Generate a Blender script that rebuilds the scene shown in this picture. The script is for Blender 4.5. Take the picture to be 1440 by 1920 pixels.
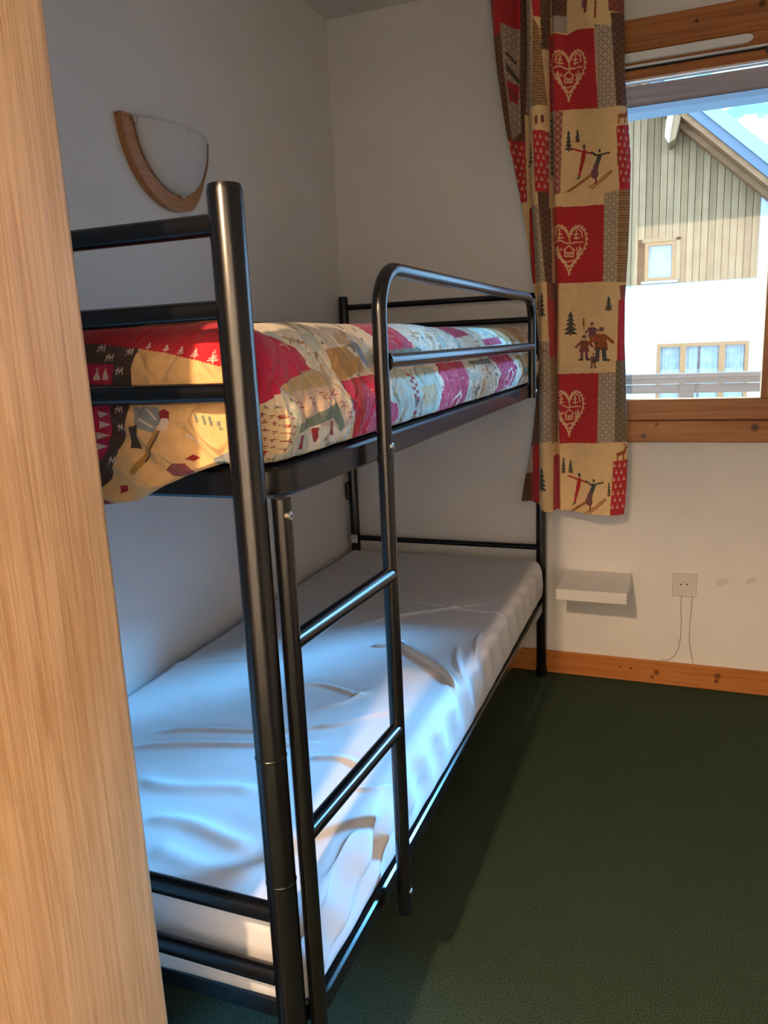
import bpy, math, random
import numpy as np
from mathutils import Vector, Matrix

for o in list(bpy.data.objects):
    bpy.data.objects.remove(o, do_unlink=True)
scene = bpy.context.scene
COL = scene.collection

# ------------------------------------------------------------------ camera
def make_camera():
    yaw, pitch, roll = (math.radians(a) for a in (21.8076, -12.1788, -2.5806))
    f = Vector((-math.sin(yaw)*math.cos(pitch), math.cos(yaw)*math.cos(pitch), math.sin(pitch)))
    r = Vector((math.cos(yaw), math.sin(yaw), 0)); u = r.cross(f)
    c, s = math.cos(roll), math.sin(roll)
    r2 = c*r + s*u; u2 = -s*r + c*u
    cam = bpy.data.cameras.new('camera'); ob = bpy.data.objects.new('camera', cam); COL.objects.link(ob)
    m = Matrix((r2, u2, -f)).transposed().to_4x4(); m.translation = (1.2708, -2.8303, 1.2629)
    ob.matrix_world = m
    cam.sensor_fit = 'VERTICAL'; cam.sensor_height = 36; cam.lens = 36*1454.03/1920
    cam.clip_start = .02; cam.clip_end = 2000
    scene.camera = ob
make_camera()
vs = scene.view_settings
vs.view_transform = 'Standard'; vs.look = 'None'; vs.gamma = 1; vs.use_curve_mapping = False
vs.exposure = 0.0

# ------------------------------------------------------------------ sky
def make_world():
    w = bpy.data.worlds.new('sky'); scene.world = w; w.use_nodes = True
    nt = w.node_tree; nt.nodes.clear()
    out = nt.nodes.new('ShaderNodeOutputWorld'); bg = nt.nodes.new('ShaderNodeBackground')
    tc = nt.nodes.new('ShaderNodeTexCoord'); n = nt.nodes.new('ShaderNodeTexNoise')
    n.inputs['Scale'].default_value = 3.2; n.inputs['Detail'].default_value = 6
    ramp = nt.nodes.new('ShaderNodeValToRGB')
    ramp.color_ramp.elements[0].position = .40; ramp.color_ramp.elements[0].color = (.24, .55, 1, 1)
    ramp.color_ramp.elements[1].position = .60; ramp.color_ramp.elements[1].color = (.55, .80, 1, 1)
    nt.links.new(tc.outputs['Generated'], n.inputs['Vector']); nt.links.new(n.outputs['Fac'], ramp.inputs['Fac'])
    nt.links.new(ramp.outputs['Color'], bg.inputs['Color']); bg.inputs['Strength'].default_value = 6.5
    nt.links.new(bg.outputs[0], out.inputs[0])
make_world()
# hazy daylight sun from the valley side, slanting in through the right sash
def make_sun():
    L = bpy.data.lights.new('hazy_sun', 'SUN'); L.energy = 14.0; L.color = (.13, .50, 1); L.angle = math.radians(9)
    o = bpy.data.objects.new('hazy_sun', L); COL.objects.link(o)
    el = math.radians(24); d = Vector((.5/.797*math.cos(el), .62/.797*math.cos(el), math.sin(el)))   # towards the sun
    o.rotation_euler = d.to_track_quat('Z', 'Y').to_euler(); o.location = d*8
make_sun()
# warm lamp of the entrance hall, behind the camera
def make_hall_light():
    L = bpy.data.lights.new('hall_lamp_light', 'POINT'); L.energy = 186; L.color = (1, .67, .39); L.shadow_soft_size = .03
    o = bpy.data.objects.new('hall_lamp_light', L); COL.objects.link(o); o.location = (.83, -3.42, 2.10)
make_hall_light()
# fill light added out of sight in the hall: only its bounce reaches the room
def make_added_fill_light():
    L = bpy.data.lights.new('added_fill_light', 'POINT'); L.energy = 315; L.color = (1, .78, .60); L.shadow_soft_size = .06
    o = bpy.data.objects.new('added_fill_light', L); COL.objects.link(o); o.location = (2.6, -3.24, 2.0)
make_added_fill_light()

# ------------------------------------------------------------------ materials
def new_mat(name):
    m = bpy.data.materials.new(name); m.use_nodes = True
    nt = m.node_tree; b = nt.nodes['Principled BSDF']
    return m, nt, b
def plain(name, col, rough=.5, metal=0, spec=.5, bump=0, bscale=300):
    m, nt, b = new_mat(name)
    b.inputs['Base Color'].default_value = (*col, 1); b.inputs['Roughness'].default_value = rough
    b.inputs['Metallic'].default_value = metal; b.inputs['Specular IOR Level'].default_value = spec
    if bump: add_bump(nt, b, bscale, bump)
    return m
def add_bump(nt, b, scale, strength, detail=4, dist=.002):
    tc = nt.nodes.new('ShaderNodeTexCoord'); n = nt.nodes.new('ShaderNodeTexNoise')
    n.inputs['Scale'].default_value = scale; n.inputs['Detail'].default_value = detail
    bp = nt.nodes.new('ShaderNodeBump'); bp.inputs['Strength'].default_value = strength; bp.inputs['Distance'].default_value = dist
    nt.links.new(tc.outputs['Object'], n.inputs['Vector']); nt.links.new(n.outputs['Fac'], bp.inputs['Height'])
    nt.links.new(bp.outputs['Normal'], b.inputs['Normal'])
    return n
def mottled(name, c1, c2, scale, rough=.8, bump=.2, bscale=200, detail=5, spec=.3, lo=.35, hi=.65, dist=.002):
    m, nt, b = new_mat(name)
    tc = nt.nodes.new('ShaderNodeTexCoord'); n = nt.nodes.new('ShaderNodeTexNoise')
    n.inputs['Scale'].default_value = scale; n.inputs['Detail'].default_value = detail
    r = nt.nodes.new('ShaderNodeValToRGB')
    r.color_ramp.elements[0].position = lo; r.color_ramp.elements[0].color = (*c1, 1)
    r.color_ramp.elements[1].position = hi; r.color_ramp.elements[1].color = (*c2, 1)
    nt.links.new(tc.outputs['Object'], n.inputs['Vector']); nt.links.new(n.outputs['Fac'], r.inputs['Fac'])
    nt.links.new(r.outputs['Color'], b.inputs['Base Color'])
    b.inputs['Roughness'].default_value = rough; b.inputs['Specular IOR Level'].default_value = spec
    if bump: add_bump(nt, b, bscale, bump, dist=dist)
    return m
def wood(name, light, dark, axis, rough=.45, fine=60, knots=(), knot_col=(.06, .02, .008), spec=.4, bump=.15):
    """pine: grain stretched along one axis, with knots at given points"""
    m, nt, b = new_mat(name); N = nt.nodes; Lk = nt.links
    tc = N.new('ShaderNodeTexCoord'); mp = N.new('ShaderNodeMapping')
    sc = [fine]*3; sc[axis] = fine*.035; mp.inputs['Scale'].default_value = sc
    Lk.new(tc.outputs['Object'], mp.inputs['Vector'])
    n1 = N.new('ShaderNodeTexNoise'); n1.inputs['Scale'].default_value = 1; n1.inputs['Detail'].default_value = 5; n1.inputs['Distortion'].default_value = .6
    Lk.new(mp.outputs[0], n1.inputs['Vector'])
    r = N.new('ShaderNodeValToRGB'); r.color_ramp.elements[0].position = .3; r.color_ramp.elements[0].color = (*dark, 1)
    r.color_ramp.elements[1].position = .62; r.color_ramp.elements[1].color = (*light, 1)
    Lk.new(n1.outputs['Fac'], r.inputs['Fac'])
    n2 = N.new('ShaderNodeTexNoise'); n2.inputs['Scale'].default_value = 3; n2.inputs['Detail'].default_value = 2
    Lk.new(tc.outputs['Object'], n2.inputs['Vector'])
    mx = N.new('ShaderNodeMix'); mx.data_type = 'RGBA'; mx.blend_type = 'MULTIPLY'; mx.inputs[0].default_value = .35
    Lk.new(r.outputs['Color'], mx.inputs[6])
    r2 = N.new('ShaderNodeValToRGB'); r2.color_ramp.elements[0].position = .3; r2.color_ramp.elements[0].color = (.6, .5, .42, 1); r2.color_ramp.elements[1].position = .7
    Lk.new(n2.outputs['Fac'], r2.inputs['Fac']); Lk.new(r2.outputs['Color'], mx.inputs[7])
    col = mx.outputs[2]
    for (x, y, z, rad) in knots:
        d = N.new('ShaderNodeVectorMath'); d.operation = 'DISTANCE'; d.inputs[1].default_value = (x, y, z)
        Lk.new(tc.outputs['Object'], d.inputs[0])
        mr = N.new('ShaderNodeMapRange'); mr.interpolation_type = 'SMOOTHSTEP'
        mr.inputs['From Min'].default_value = rad*.35; mr.inputs['From Max'].default_value = rad; mr.inputs['To Min'].default_value = .9; mr.inputs['To Max'].default_value = 0
        Lk.new(d.outputs['Value'], mr.inputs['Value'])
        k = N.new('ShaderNodeMix'); k.data_type = 'RGBA'; Lk.new(mr.outputs[0], k.inputs[0]); Lk.new(col, k.inputs[6]); k.inputs[7].default_value = (*knot_col, 1)
        col = k.outputs[2]
    Lk.new(col, b.inputs['Base Color'])
    bp = N.new('ShaderNodeBump'); bp.inputs['Strength'].default_value = bump; bp.inputs['Distance'].default_value = .001
    Lk.new(n1.outputs['Fac'], bp.inputs['Height']); Lk.new(bp.outputs[0], b.inputs['Normal'])
    b.inputs['Roughness'].default_value = rough; b.inputs['Specular IOR Level'].default_value = spec
    return m
def printed(name, rough=.85, bscale=260, bump=.35, trans=0, fine=(1400, .25)):
    """cloth whose printed colours are stored per vertex, with woven relief"""
    m, nt, b = new_mat(name); N = nt.nodes
    a = N.new('ShaderNodeVertexColor'); a.layer_name = 'print'
    nt.links.new(a.outputs['Color'], b.inputs['Base Color'])
    b.inputs['Roughness'].default_value = rough; b.inputs['Specular IOR Level'].default_value = .2
    b.inputs['Sheen Weight'].default_value = .15
    add_bump(nt, b, bscale, bump, 6, .003)
    return m
def glass_mat(name, tint=(1, 1, 1), ior=1.45):
    m = bpy.data.materials.new(name); m.use_nodes = True; nt = m.node_tree; nt.nodes.clear()
    out = nt.nodes.new('ShaderNodeOutputMaterial'); mix = nt.nodes.new('ShaderNodeMixShader')
    ge = nt.nodes.new('ShaderNodeNewGeometry'); dt = nt.nodes.new('ShaderNodeVectorMath'); dt.operation = 'DOT_PRODUCT'
    nt.links.new(ge.outputs['Normal'], dt.inputs[0]); nt.links.new(ge.outputs['Incoming'], dt.inputs[1])
    def math_(op, a, b=None):
        n = nt.nodes.new('ShaderNodeMath'); n.operation = op
        for k, v in enumerate((a, b)):
            if v is None: continue
            if isinstance(v, float): n.inputs[k].default_value = v
            else: nt.links.new(v, n.inputs[k])
        return n.outputs[0]
    f = math_('ABSOLUTE', dt.outputs['Value']); f = math_('SUBTRACT', 1.0, f); f = math_('POWER', f, 5.0); f = math_('MULTIPLY', f, .96); f = math_('ADD', f, .04)
    t = nt.nodes.new('ShaderNodeBsdfTransparent'); t.inputs[0].default_value = (*tint, 1); g = nt.nodes.new('ShaderNodeBsdfGlossy'); g.inputs['Roughness'].default_value = .02
    nt.links.new(f, mix.inputs[0]); nt.links.new(t.outputs[0], mix.inputs[1]); nt.links.new(g.outputs[0], mix.inputs[2]); nt.links.new(mix.outputs[0], out.inputs[0])
    return m

M = {}
M['wall'] = mottled('wall_plaster', (.77, .755, .735), (.80, .785, .765), 6, .9, .25, 90, 6, .15)
M['ceiling'] = mottled('ceiling_plaster', (.74, .725, .70), (.78, .765, .74), 5, .95, .2, 90, 6, .1)
M['carpet'] = mottled('green_carpet', (.014, .026, .016), (.080, .110, .070), 330, .95, .9, 420, 2, .1, .3, .7, .004)
M['black'] = plain('black_enamel', (.003, .003, .004), .24, 0, .62)
M['steel'] = plain('bright_steel', (.75, .75, .74), .25, 1)
M['post_wood'] = wood('foreground_pine', (.72, .475, .27), (.54, .315, .15), 2, .42, 150, bump=.6, spec=.5)
M['frame_wood'] = wood('window_pine', (.46, .185, .052), (.32, .105, .026), 0, .4, 90, ((1.165, -.02, .955, .009), (1.123, -.02, .915, .012), (1.47, -.02, .943, .018), (1.245, -.02, 2.185, .008), (1.425, -.02, 2.2, .014)))
M['stile_wood'] = wood('window_pine_upright', (.46, .185, .052), (.32, .105, .026), 2, .4, 90)
M['base_wood'] = wood('baseboard_pine', (.56, .225, .058), (.42, .145, .032), 0, .4, 80, ((1.19, -.015, .045, .014), (1.175, -.015, .025, .01), (1.10, -.015, .05, .008), (1.06, -.015, .052, .007), (1.395, -.015, .055, .016), (1.392, -.015, .035, .012), (1.65, -.015, .05, .015)), knot_col=(.14, .04, .012))
M['lamp_wood'] = wood('lamp_ply', (.52, .25, .095), (.40, .17, .055), 1, .4, 90)
M['white_board'] = plain('white_laminate', (.70, .69, .67), .35)
M['plastic'] = plain('white_plastic', (.68, .66, .61), .35)
M['hole'] = plain('dark_hole', (.015, .015, .015), .6)
M['patch'] = plain('filler_patch', (.66, .64, .61), .95, 0, .1, .5, 60)
M['crack'] = plain('crack_line', (.40, .34, .27), .95, 0, .1)
M['vent'] = plain('vent_plastic', (.80, .82, .82), .25)
M['alu'] = plain('aluminium_strip', (.75, .77, .78), .3, 1)
M['gasket'] = plain('rubber_gasket', (.02, .022, .025), .5)
M['glass'] = glass_mat('window_glass')
M['opal'] = plain('opal_glass', (.62, .60, .575), .55)
M['quilt'] = printed('patchwork_print', .9, 140, .55)
M['curtain'] = printed('curtain_print', .9, 500, .25)
M['sheet'] = plain('white_sheet', (.74, .735, .745), .85, 0, .15, .18, 45)
M['base'] = plain('bed_base_fabric', (.03, .03, .032), .9)
M['rail_wood'] = wood('balcony_pine', (.33, .21, .15), (.24, .145, .10), 0, .6, 40)
M['beam_wood'] = wood('balcony_beam_wood', (.28, .125, .075), (.17, .075, .045), 0, .6, 40)
M['flash'] = plain('zinc_flashing', (.36, .44, .52), .5, .3)
M['plank'] = [wood('gable_plank_%d' % i, c, tuple(v*.72 for v in c), 2, .7, 9) for i, c in enumerate(((.35, .20, .085), (.31, .175, .072), (.38, .22, .10), (.28, .155, .066)))]
M['soffit'] = wood('soffit_wood', (.36, .165, .065), (.26, .115, .042), 0, .7, 9)
M['house_wall'] = mottled('house_render', (.60, .62, .62), (.64, .65, .65), 2, .9, .1, 40)
M['street'] = mottled('street_ground', (.05, .055, .05), (.09, .09, .085), .8, .9, .1, 8)
M['snow'] = mottled('snow', (.80, .84, .88), (.88, .90, .92), 1.5, .8, .2, 8, 4, .2)
M['roof_metal'] = plain('blue_roof_sheet', (.30, .40, .42), .4)
M['fascia'] = plain('blue_grey_fascia', (.12, .15, .19), .6)
M['house_frame'] = plain('ochre_window_frame', (.32, .14, .04), .6)
M['net'] = mottled('net_curtain', (.22, .36, .40), (.34, .48, .50), 6, .6, 0)
M['mountain'] = mottled('snow_and_rock', (.16, .30, .36), (.82, .88, .92), .06, .9, 0, lo=.40, hi=.50)

# ------------------------------------------------------------------ mesh helpers
def link(name, verts, faces, mat, parent=None, smooth=False, auto=None):
    me = bpy.data.meshes.new(name); me.from_pydata([tuple(map(float, v)) for v in verts], [], [tuple(map(int, f)) for f in faces]); me.update()
    me.materials.append(mat)
    if smooth:
        me.polygons.foreach_set('use_smooth', [True]*len(me.polygons))
        if auto:
            me.set_sharp_from_angle(angle=math.radians(auto))
    o = bpy.data.objects.new(name, me); COL.objects.link(o)
    if parent: put(o, parent)
    return o
def put(o, parent):
    o.parent = parent; o.matrix_parent_inverse = Matrix.Translation(parent.get('base', (0, 0, 0))).inverted() if parent.type == 'EMPTY' else Matrix()
def tag(o, label=None, cat=None, group=None, kind=None):
    if label: o['label'] = label
    if cat: o['category'] = cat
    if group: o['group'] = group
    if kind: o['kind'] = kind
    return o
def thing(name, loc, label, cat, group=None, kind=None):
    e = bpy.data.objects.new(name, None); COL.objects.link(e); e.location = loc; e['base'] = list(loc); e.empty_display_size = .05
    return tag(e, label, cat, group, kind)
class MB:
    def __init__(s): s.v = []; s.f = []
    def add(s, v, f):
        n = len(s.v); s.v += [tuple(p) for p in v]; s.f += [tuple(i+n for i in q) for q in f]; return s
    def box(s, x0, x1, y0, y1, z0, z1, c=0):
        if c <= 0:
            v = [(x, y, z) for x in (x0, x1) for y in (y0, y1) for z in (z0, z1)]
            return s.add(v, [(0, 1, 3, 2), (4, 6, 7, 5), (0, 4, 5, 1), (2, 3, 7, 6), (0, 2, 6, 4), (1, 5, 7, 3)])
        # chamfered box
        X, Y, Z = (x0, x1), (y0, y1), (z0, z1); v = []; idx = {}
        for i in (0, 1):
            for j in (0, 1):
                for k in (0, 1):
                    si, sj, sk = 1-2*i, 1-2*j, 1-2*k
                    for a in range(3):
                        p = [X[i]+(si*c if a != 0 else 0), Y[j]+(sj*c if a != 1 else 0), Z[k]+(sk*c if a != 2 else 0)]
                        idx[i, j, k, a] = len(v); v.append(p)
        f = []
        for a in range(3):
            for s_ in (0, 1):
                q = []
                for (m, n) in ((0, 0), (1, 0), (1, 1), (0, 1)):
                    t = [0, 0, 0]; t[a] = s_; t[(a+1) % 3] = m; t[(a+2) % 3] = n; q.append(idx[(*t, a)])
                f.append(q if s_ else q[::-1])
        for a in range(3):
            b, d = (a+1) % 3, (a+2) % 3
            for m in (0, 1):
                for n in (0, 1):
                    t0 = [0, 0, 0]; t1 = [0, 0, 0]; t1[a] = 1; t0[b] = t1[b] = m; t0[d] = t1[d] = n
                    q = [idx[(*t0, b)], idx[(*t1, b)], idx[(*t1, d)], idx[(*t0, d)]]
                    f.append(q if m == n else q[::-1])
        for i in (0, 1):
            for j in (0, 1):
                for k in (0, 1):
                    q = [idx[i, j, k, a] for a in range(3)]
                    f.append(q if (i+j+k) % 2 else q[::-1])
        return s.add(v, f)
    def tube(s, path, r, seg=16, cap=True):
        P = [Vector(p) for p in path]; n = len(P); T = []
        for i in range(n):
            a = P[min(i+1, n-1)]-P[max(i-1, 0)]; T.append(a.normalized())
        ref = Vector((0, 0, 1)) if abs(T[0].z) < .9 else Vector((1, 0, 0))
        u = T[0].cross(ref).normalized(); v = []; f = []
        for i in range(n):
            u = (u - T[i]*u.dot(T[i])).normalized(); w = T[i].cross(u)
            rr = r[i] if isinstance(r, (list, tuple)) else r
            for k in range(seg):
                a = 2*math.pi*k/seg; v.append(P[i]+u*(rr*math.cos(a))+w*(rr*math.sin(a)))
        for i in range(n-1):
            for k in range(seg):
                k2 = (k+1) % seg; f.append((i*seg+k, i*seg+k2, (i+1)*seg+k2, (i+1)*seg+k))
        if cap:
            f.append(tuple(range(seg))[::-1]); f.append(tuple((n-1)*seg+k for k in range(seg)))
        return s.add(v, f)
    def prism(s, poly, a0, a1, axis=1):
        """closed polygon in the two other axes, extruded along axis"""
        n = len(poly); v = []
        for a in (a0, a1):
            for p in poly:
                q = list(p); q.insert(axis, a); v.append(q)
        f = [tuple(range(n)), tuple(range(2*n-1, n-1, -1))]+[(i, i+n, (i+1) % n+n, (i+1) % n) for i in range(n)]
        return s.add(v, f)
    def sphere(s, c, r, seg=14, rings=8, sc=(1, 1, 1)):
        v = []; f = []
        for i in range(rings+1):
            th = math.pi*i/rings
            for k in range(seg):
                a = 2*math.pi*k/seg; v.append((c[0]+sc[0]*r*math.sin(th)*math.cos(a), c[1]+sc[1]*r*math.sin(th)*math.sin(a), c[2]+sc[2]*r*math.cos(th)))
        for i in range(rings):
            for k in range(seg):
                k2 = (k+1) % seg; f.append((i*seg+k, (i+1)*seg+k, (i+1)*seg+k2, i*seg+k2))
        return s.add(v, f)
    def build(s, name, mat, parent=None, smooth=False, auto=40): return link(name, s.v, s.f, mat, parent, smooth, auto)
def arc_path(pts, rad, n=8):
    """polyline with rounded corners"""
    P = [Vector(p) for p in pts]; out = [P[0]]
    for i in range(1, len(P)-1):
        a = (P[i-1]-P[i]).normalized(); b = (P[i+1]-P[i]).normalized()
        ang = a.angle(b); d = rad/math.tan(ang/2); c = P[i]+(a+b).normalized()*(rad/math.sin(ang/2))
        p0 = P[i]+a*d; p1 = P[i]+b*d; e0 = p0-c; e1 = p1-c; tot = e0.angle(e1); ax = e0.cross(e1).normalized()
        for k in range(n+1):
            out.append(c+Matrix.Rotation(tot*k/n, 3, ax) @ e0)
    out.append(P[-1]); return out
def noise2(shape, xs, ys, scale, seed, octv=3):
    """smooth value noise sampled at xs, ys"""
    rng = np.random.RandomState(seed); tot = np.zeros(np.broadcast(xs, ys).shape); amp = 1; norm = 0
    for o in range(octv):
        g = rng.rand(64, 64); X = xs*scale*(2**o); Y = ys*scale*(2**o)
        xi = np.floor(X).astype(int); yi = np.floor(Y).astype(int); fx = X-xi; fy = Y-yi
        fx = fx*fx*(3-2*fx); fy = fy*fy*(3-2*fy)
        h = lambda a, b: g[a % 64, b % 64]
        tot += amp*((h(xi, yi)*(1-fx)+h(xi+1, yi)*fx)*(1-fy)+(h(xi, yi+1)*(1-fx)+h(xi+1, yi+1)*fx)*fy); norm += amp; amp *= .5
    return tot/norm-.5

# ------------------------------------------------------------------ the room
XR, YB, HC = 3.0, -3.05, 2.41
WX0, WX1, WZ0, WZ1 = .86, 2.56, .8935, 2.222       # window opening in the window wall
def room():
    m = MB().box(-.25, XR+.25, -5.2, .25, -.12, 0); tag(m.build('floor', M['carpet']), 'dark green carpet floor', kind='structure')
    m = MB().box(-.25, XR+.25, -5.2, .25, HC, HC+.12); tag(m.build('ceiling', M['ceiling']), 'plain pale plaster ceiling', kind='structure')
    m = MB().box(-.25, 0, -5.2, .25, 0, HC); tag(m.build('wall_left', M['wall']), 'pale plaster wall along the bunk bed', kind='structure')
    m = MB().box(XR, XR+.25, -5.2, .25, 0, HC); tag(m.build('wall_right', M['wall']), 'plain plaster wall on the right, outside the photo', kind='structure')
    m = MB(); m.box(0, WX0, 0, .25, 0, HC); m.box(WX1, XR, 0, .25, 0, HC); m.box(WX0, WX1, 0, .25, 0, WZ0); m.box(WX0, WX1, 0, .25, WZ1, HC)
    ww = tag(m.build('wall_window', M['wall']), 'pale plaster wall around the window, above the pine baseboard', kind='structure')
    # entrance doorway behind the camera
    m = MB(); m.box(0, .40, YB-.1, YB, 0, HC); m.box(1.75, XR, YB-.1, YB, 0, HC); m.box(.40, 1.75, YB-.1, YB, 1.985, HC)
    tag(m.build('wall_back', M['wall']), 'wall with the doorway behind the camera', kind='structure')
    m = MB().box(0, XR, -5.2, -5.1, 0, HC); tag(m.build('wall_hall', M['wall']), 'end wall of the entrance hall behind the camera', kind='structure')
    m = MB().box(0, .60, -2.42, -2.27, 0, HC); tag(m.build('wall_partition', M['wall']), 'short partition wall behind the foreground pine post', kind='structure')
    # baseboards
    m = MB().box(0.001, XR, -.013, 0, 0, .087, .002); tag(m.build('baseboard_window', M['base_wood']), 'knotty pine baseboard under the window wall', kind='structure')
    m = MB().box(0, .013, -2.27, -.014, 0, .087, .002); tag(m.build('baseboard_left', M['base_wood']), 'pine baseboard behind the bunk bed', kind='structure')
    # foreground post: rounded pine post at the end of the partition
    poly = []
    x0, x1, y0, y1, r = .60, .715, -2.50, -2.204, .012
    for cx, cy, a0 in ((x1-r, y0+r, -90), (x1-r, y1-r, 0), (x0+r, y1-r, 90), (x0+r, y0+r, 180)):
        for k in range(7):
            a = math.radians(a0+15*k); poly.append((cx+r*math.cos(a), cy+r*math.sin(a)))
    m = MB().prism(poly, 0, HC, 2); o = m.build('trim_1', M['post_wood'], None, True, 40)
    tag(o, 'wide pale pine post filling the left foreground', kind='structure')
    # hairline cracks and filler marks on the window wall
    for pts in ([(1.266, .343), (1.264, .30), (1.268, .25), (1.268, .19), (1.262, .14), (1.248, .11), (1.23, .0925), (1.20, .090)], [(1.302, .343), (1.300, .29), (1.297, .24), (1.296, .19), (1.302, .14), (1.313, .088)]):
        MB().tube([(x, -.0005, z) for x, z in pts], .0016, 6).build('crack_line', M['crack'], ww, True)
    for cx, cz, rx, rz in ((1.397, .402, .022, .012), (1.486, .412, .016, .009)):
        poly = [(cx+rx*(1+.15*math.sin(3*a+cx*40))*math.cos(a), cz+rz*(1+.2*math.sin(2*a))*math.sin(a)+.25*rx*math.cos(a)) for a in [2*math.pi*k/18 for k in range(18)]]
        MB().prism(poly, -.0025, .001, 1).build('filler_patch', M['patch'], ww)
    return ww
ww = room()

# ------------------------------------------------------------------ window
def window():
    e = thing('window_1', (1.58, 0, WZ0), 'two-sash pine casement window looking onto the balcony', 'window', kind='structure')
    del e['category']
    y0 = -.02
    MB().box(WX0, WX1, y0, .08, WZ0, .9665, .003).build('sill_board', M['frame_wood'], e)
    MB().box(WX0, WX1, y0, .08, 2.128, WZ1, .003).build('head_board', M['frame_wood'], e)
    MB().box(WX0, .925, y0, .08, .9665, 2.128, .003).build('jamb', M['stile_wood'], e)
    MB().box(WX1-.065, WX1, y0, .08, .9665, 2.128, .003).build('jamb', M['stile_wood'], e)
    MB().box(.925, WX1-.065, y0-.004, .04, 2.088, 2.128, .003).build('head_rail', M['frame_wood'], e)
    for xa, xb in ((.925, 1.5785), (1.5815, WX1-.065)):
        s = MB().box(xa, xb, y0+.004, .045, .9685, 1.038, .003).build('sash_bottom', M['frame_wood'], e)
        MB().box(xa, xb, y0+.004, .045, 2.050, 2.078, .002).build('sash_top', M['frame_wood'], e)
        MB().box(xa, xa+.075, y0+.004, .045, 1.038, 2.050, .003).build('sash_stile', M['stile_wood'], e)
        MB().box((xb-.0955 if xb < 2 else xb-.075), xb, y0+.004, .045, 1.038, 2.050, .003).build('sash_stile', M['stile_wood'], e)
        xq = (xb-.0955 if xb < 2 else xb-.075)
        MB().box(xa+.07, xq+.005, .008, .012, 1.033, 2.055).build('pane', M['glass'], e)
        for a, b, c, d in ((xa+.075, xq, 1.038, 1.0415), (xa+.075, xq, 2.047, 2.050), (xa+.075, xa+.078, 1.0415, 2.047), (xq-.003, xq, 1.0415, 2.047)):
            MB().box(a, b, .0, .0078, c, d).build('glazing_bead', M['alu'], e)
    MB().box(.925, WX1-.065, y0-.004, .03, 2.0785, 2.0810).build('gasket', M['gasket'], e)
    MB().box(.925, WX1-.065, y0-.012, .03, 2.0812, 2.0870, .001).build('metal_strip', M['vent'], e)
    # trickle vent: long stadium-shaped cover
    poly = []; x0, x1, z0, z1 = .95, 1.405, 2.096, 2.120; r = (z1-z0)/2
    for k in range(13):
        a = math.radians(-90+15*k); poly.append((x1-r*2.2+r*2.2*math.cos(a), (z0+z1)/2+r*math.sin(a)))
    for k in range(13):
        a = math.radians(90+15*k); poly.append((x0+r+r*math.cos(a), (z0+z1)/2+r*math.sin(a)))
    MB().prism(poly, -.040, -.024, 1).build('air_vent', M['vent'], e)
    m = MB(); m.tube([(1.452, -.04, 2.072), (1.452, -.016, 2.072)], .010, 14); m.build('hinge_cap', M['gasket'], e, True)
    return e
window()

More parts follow.
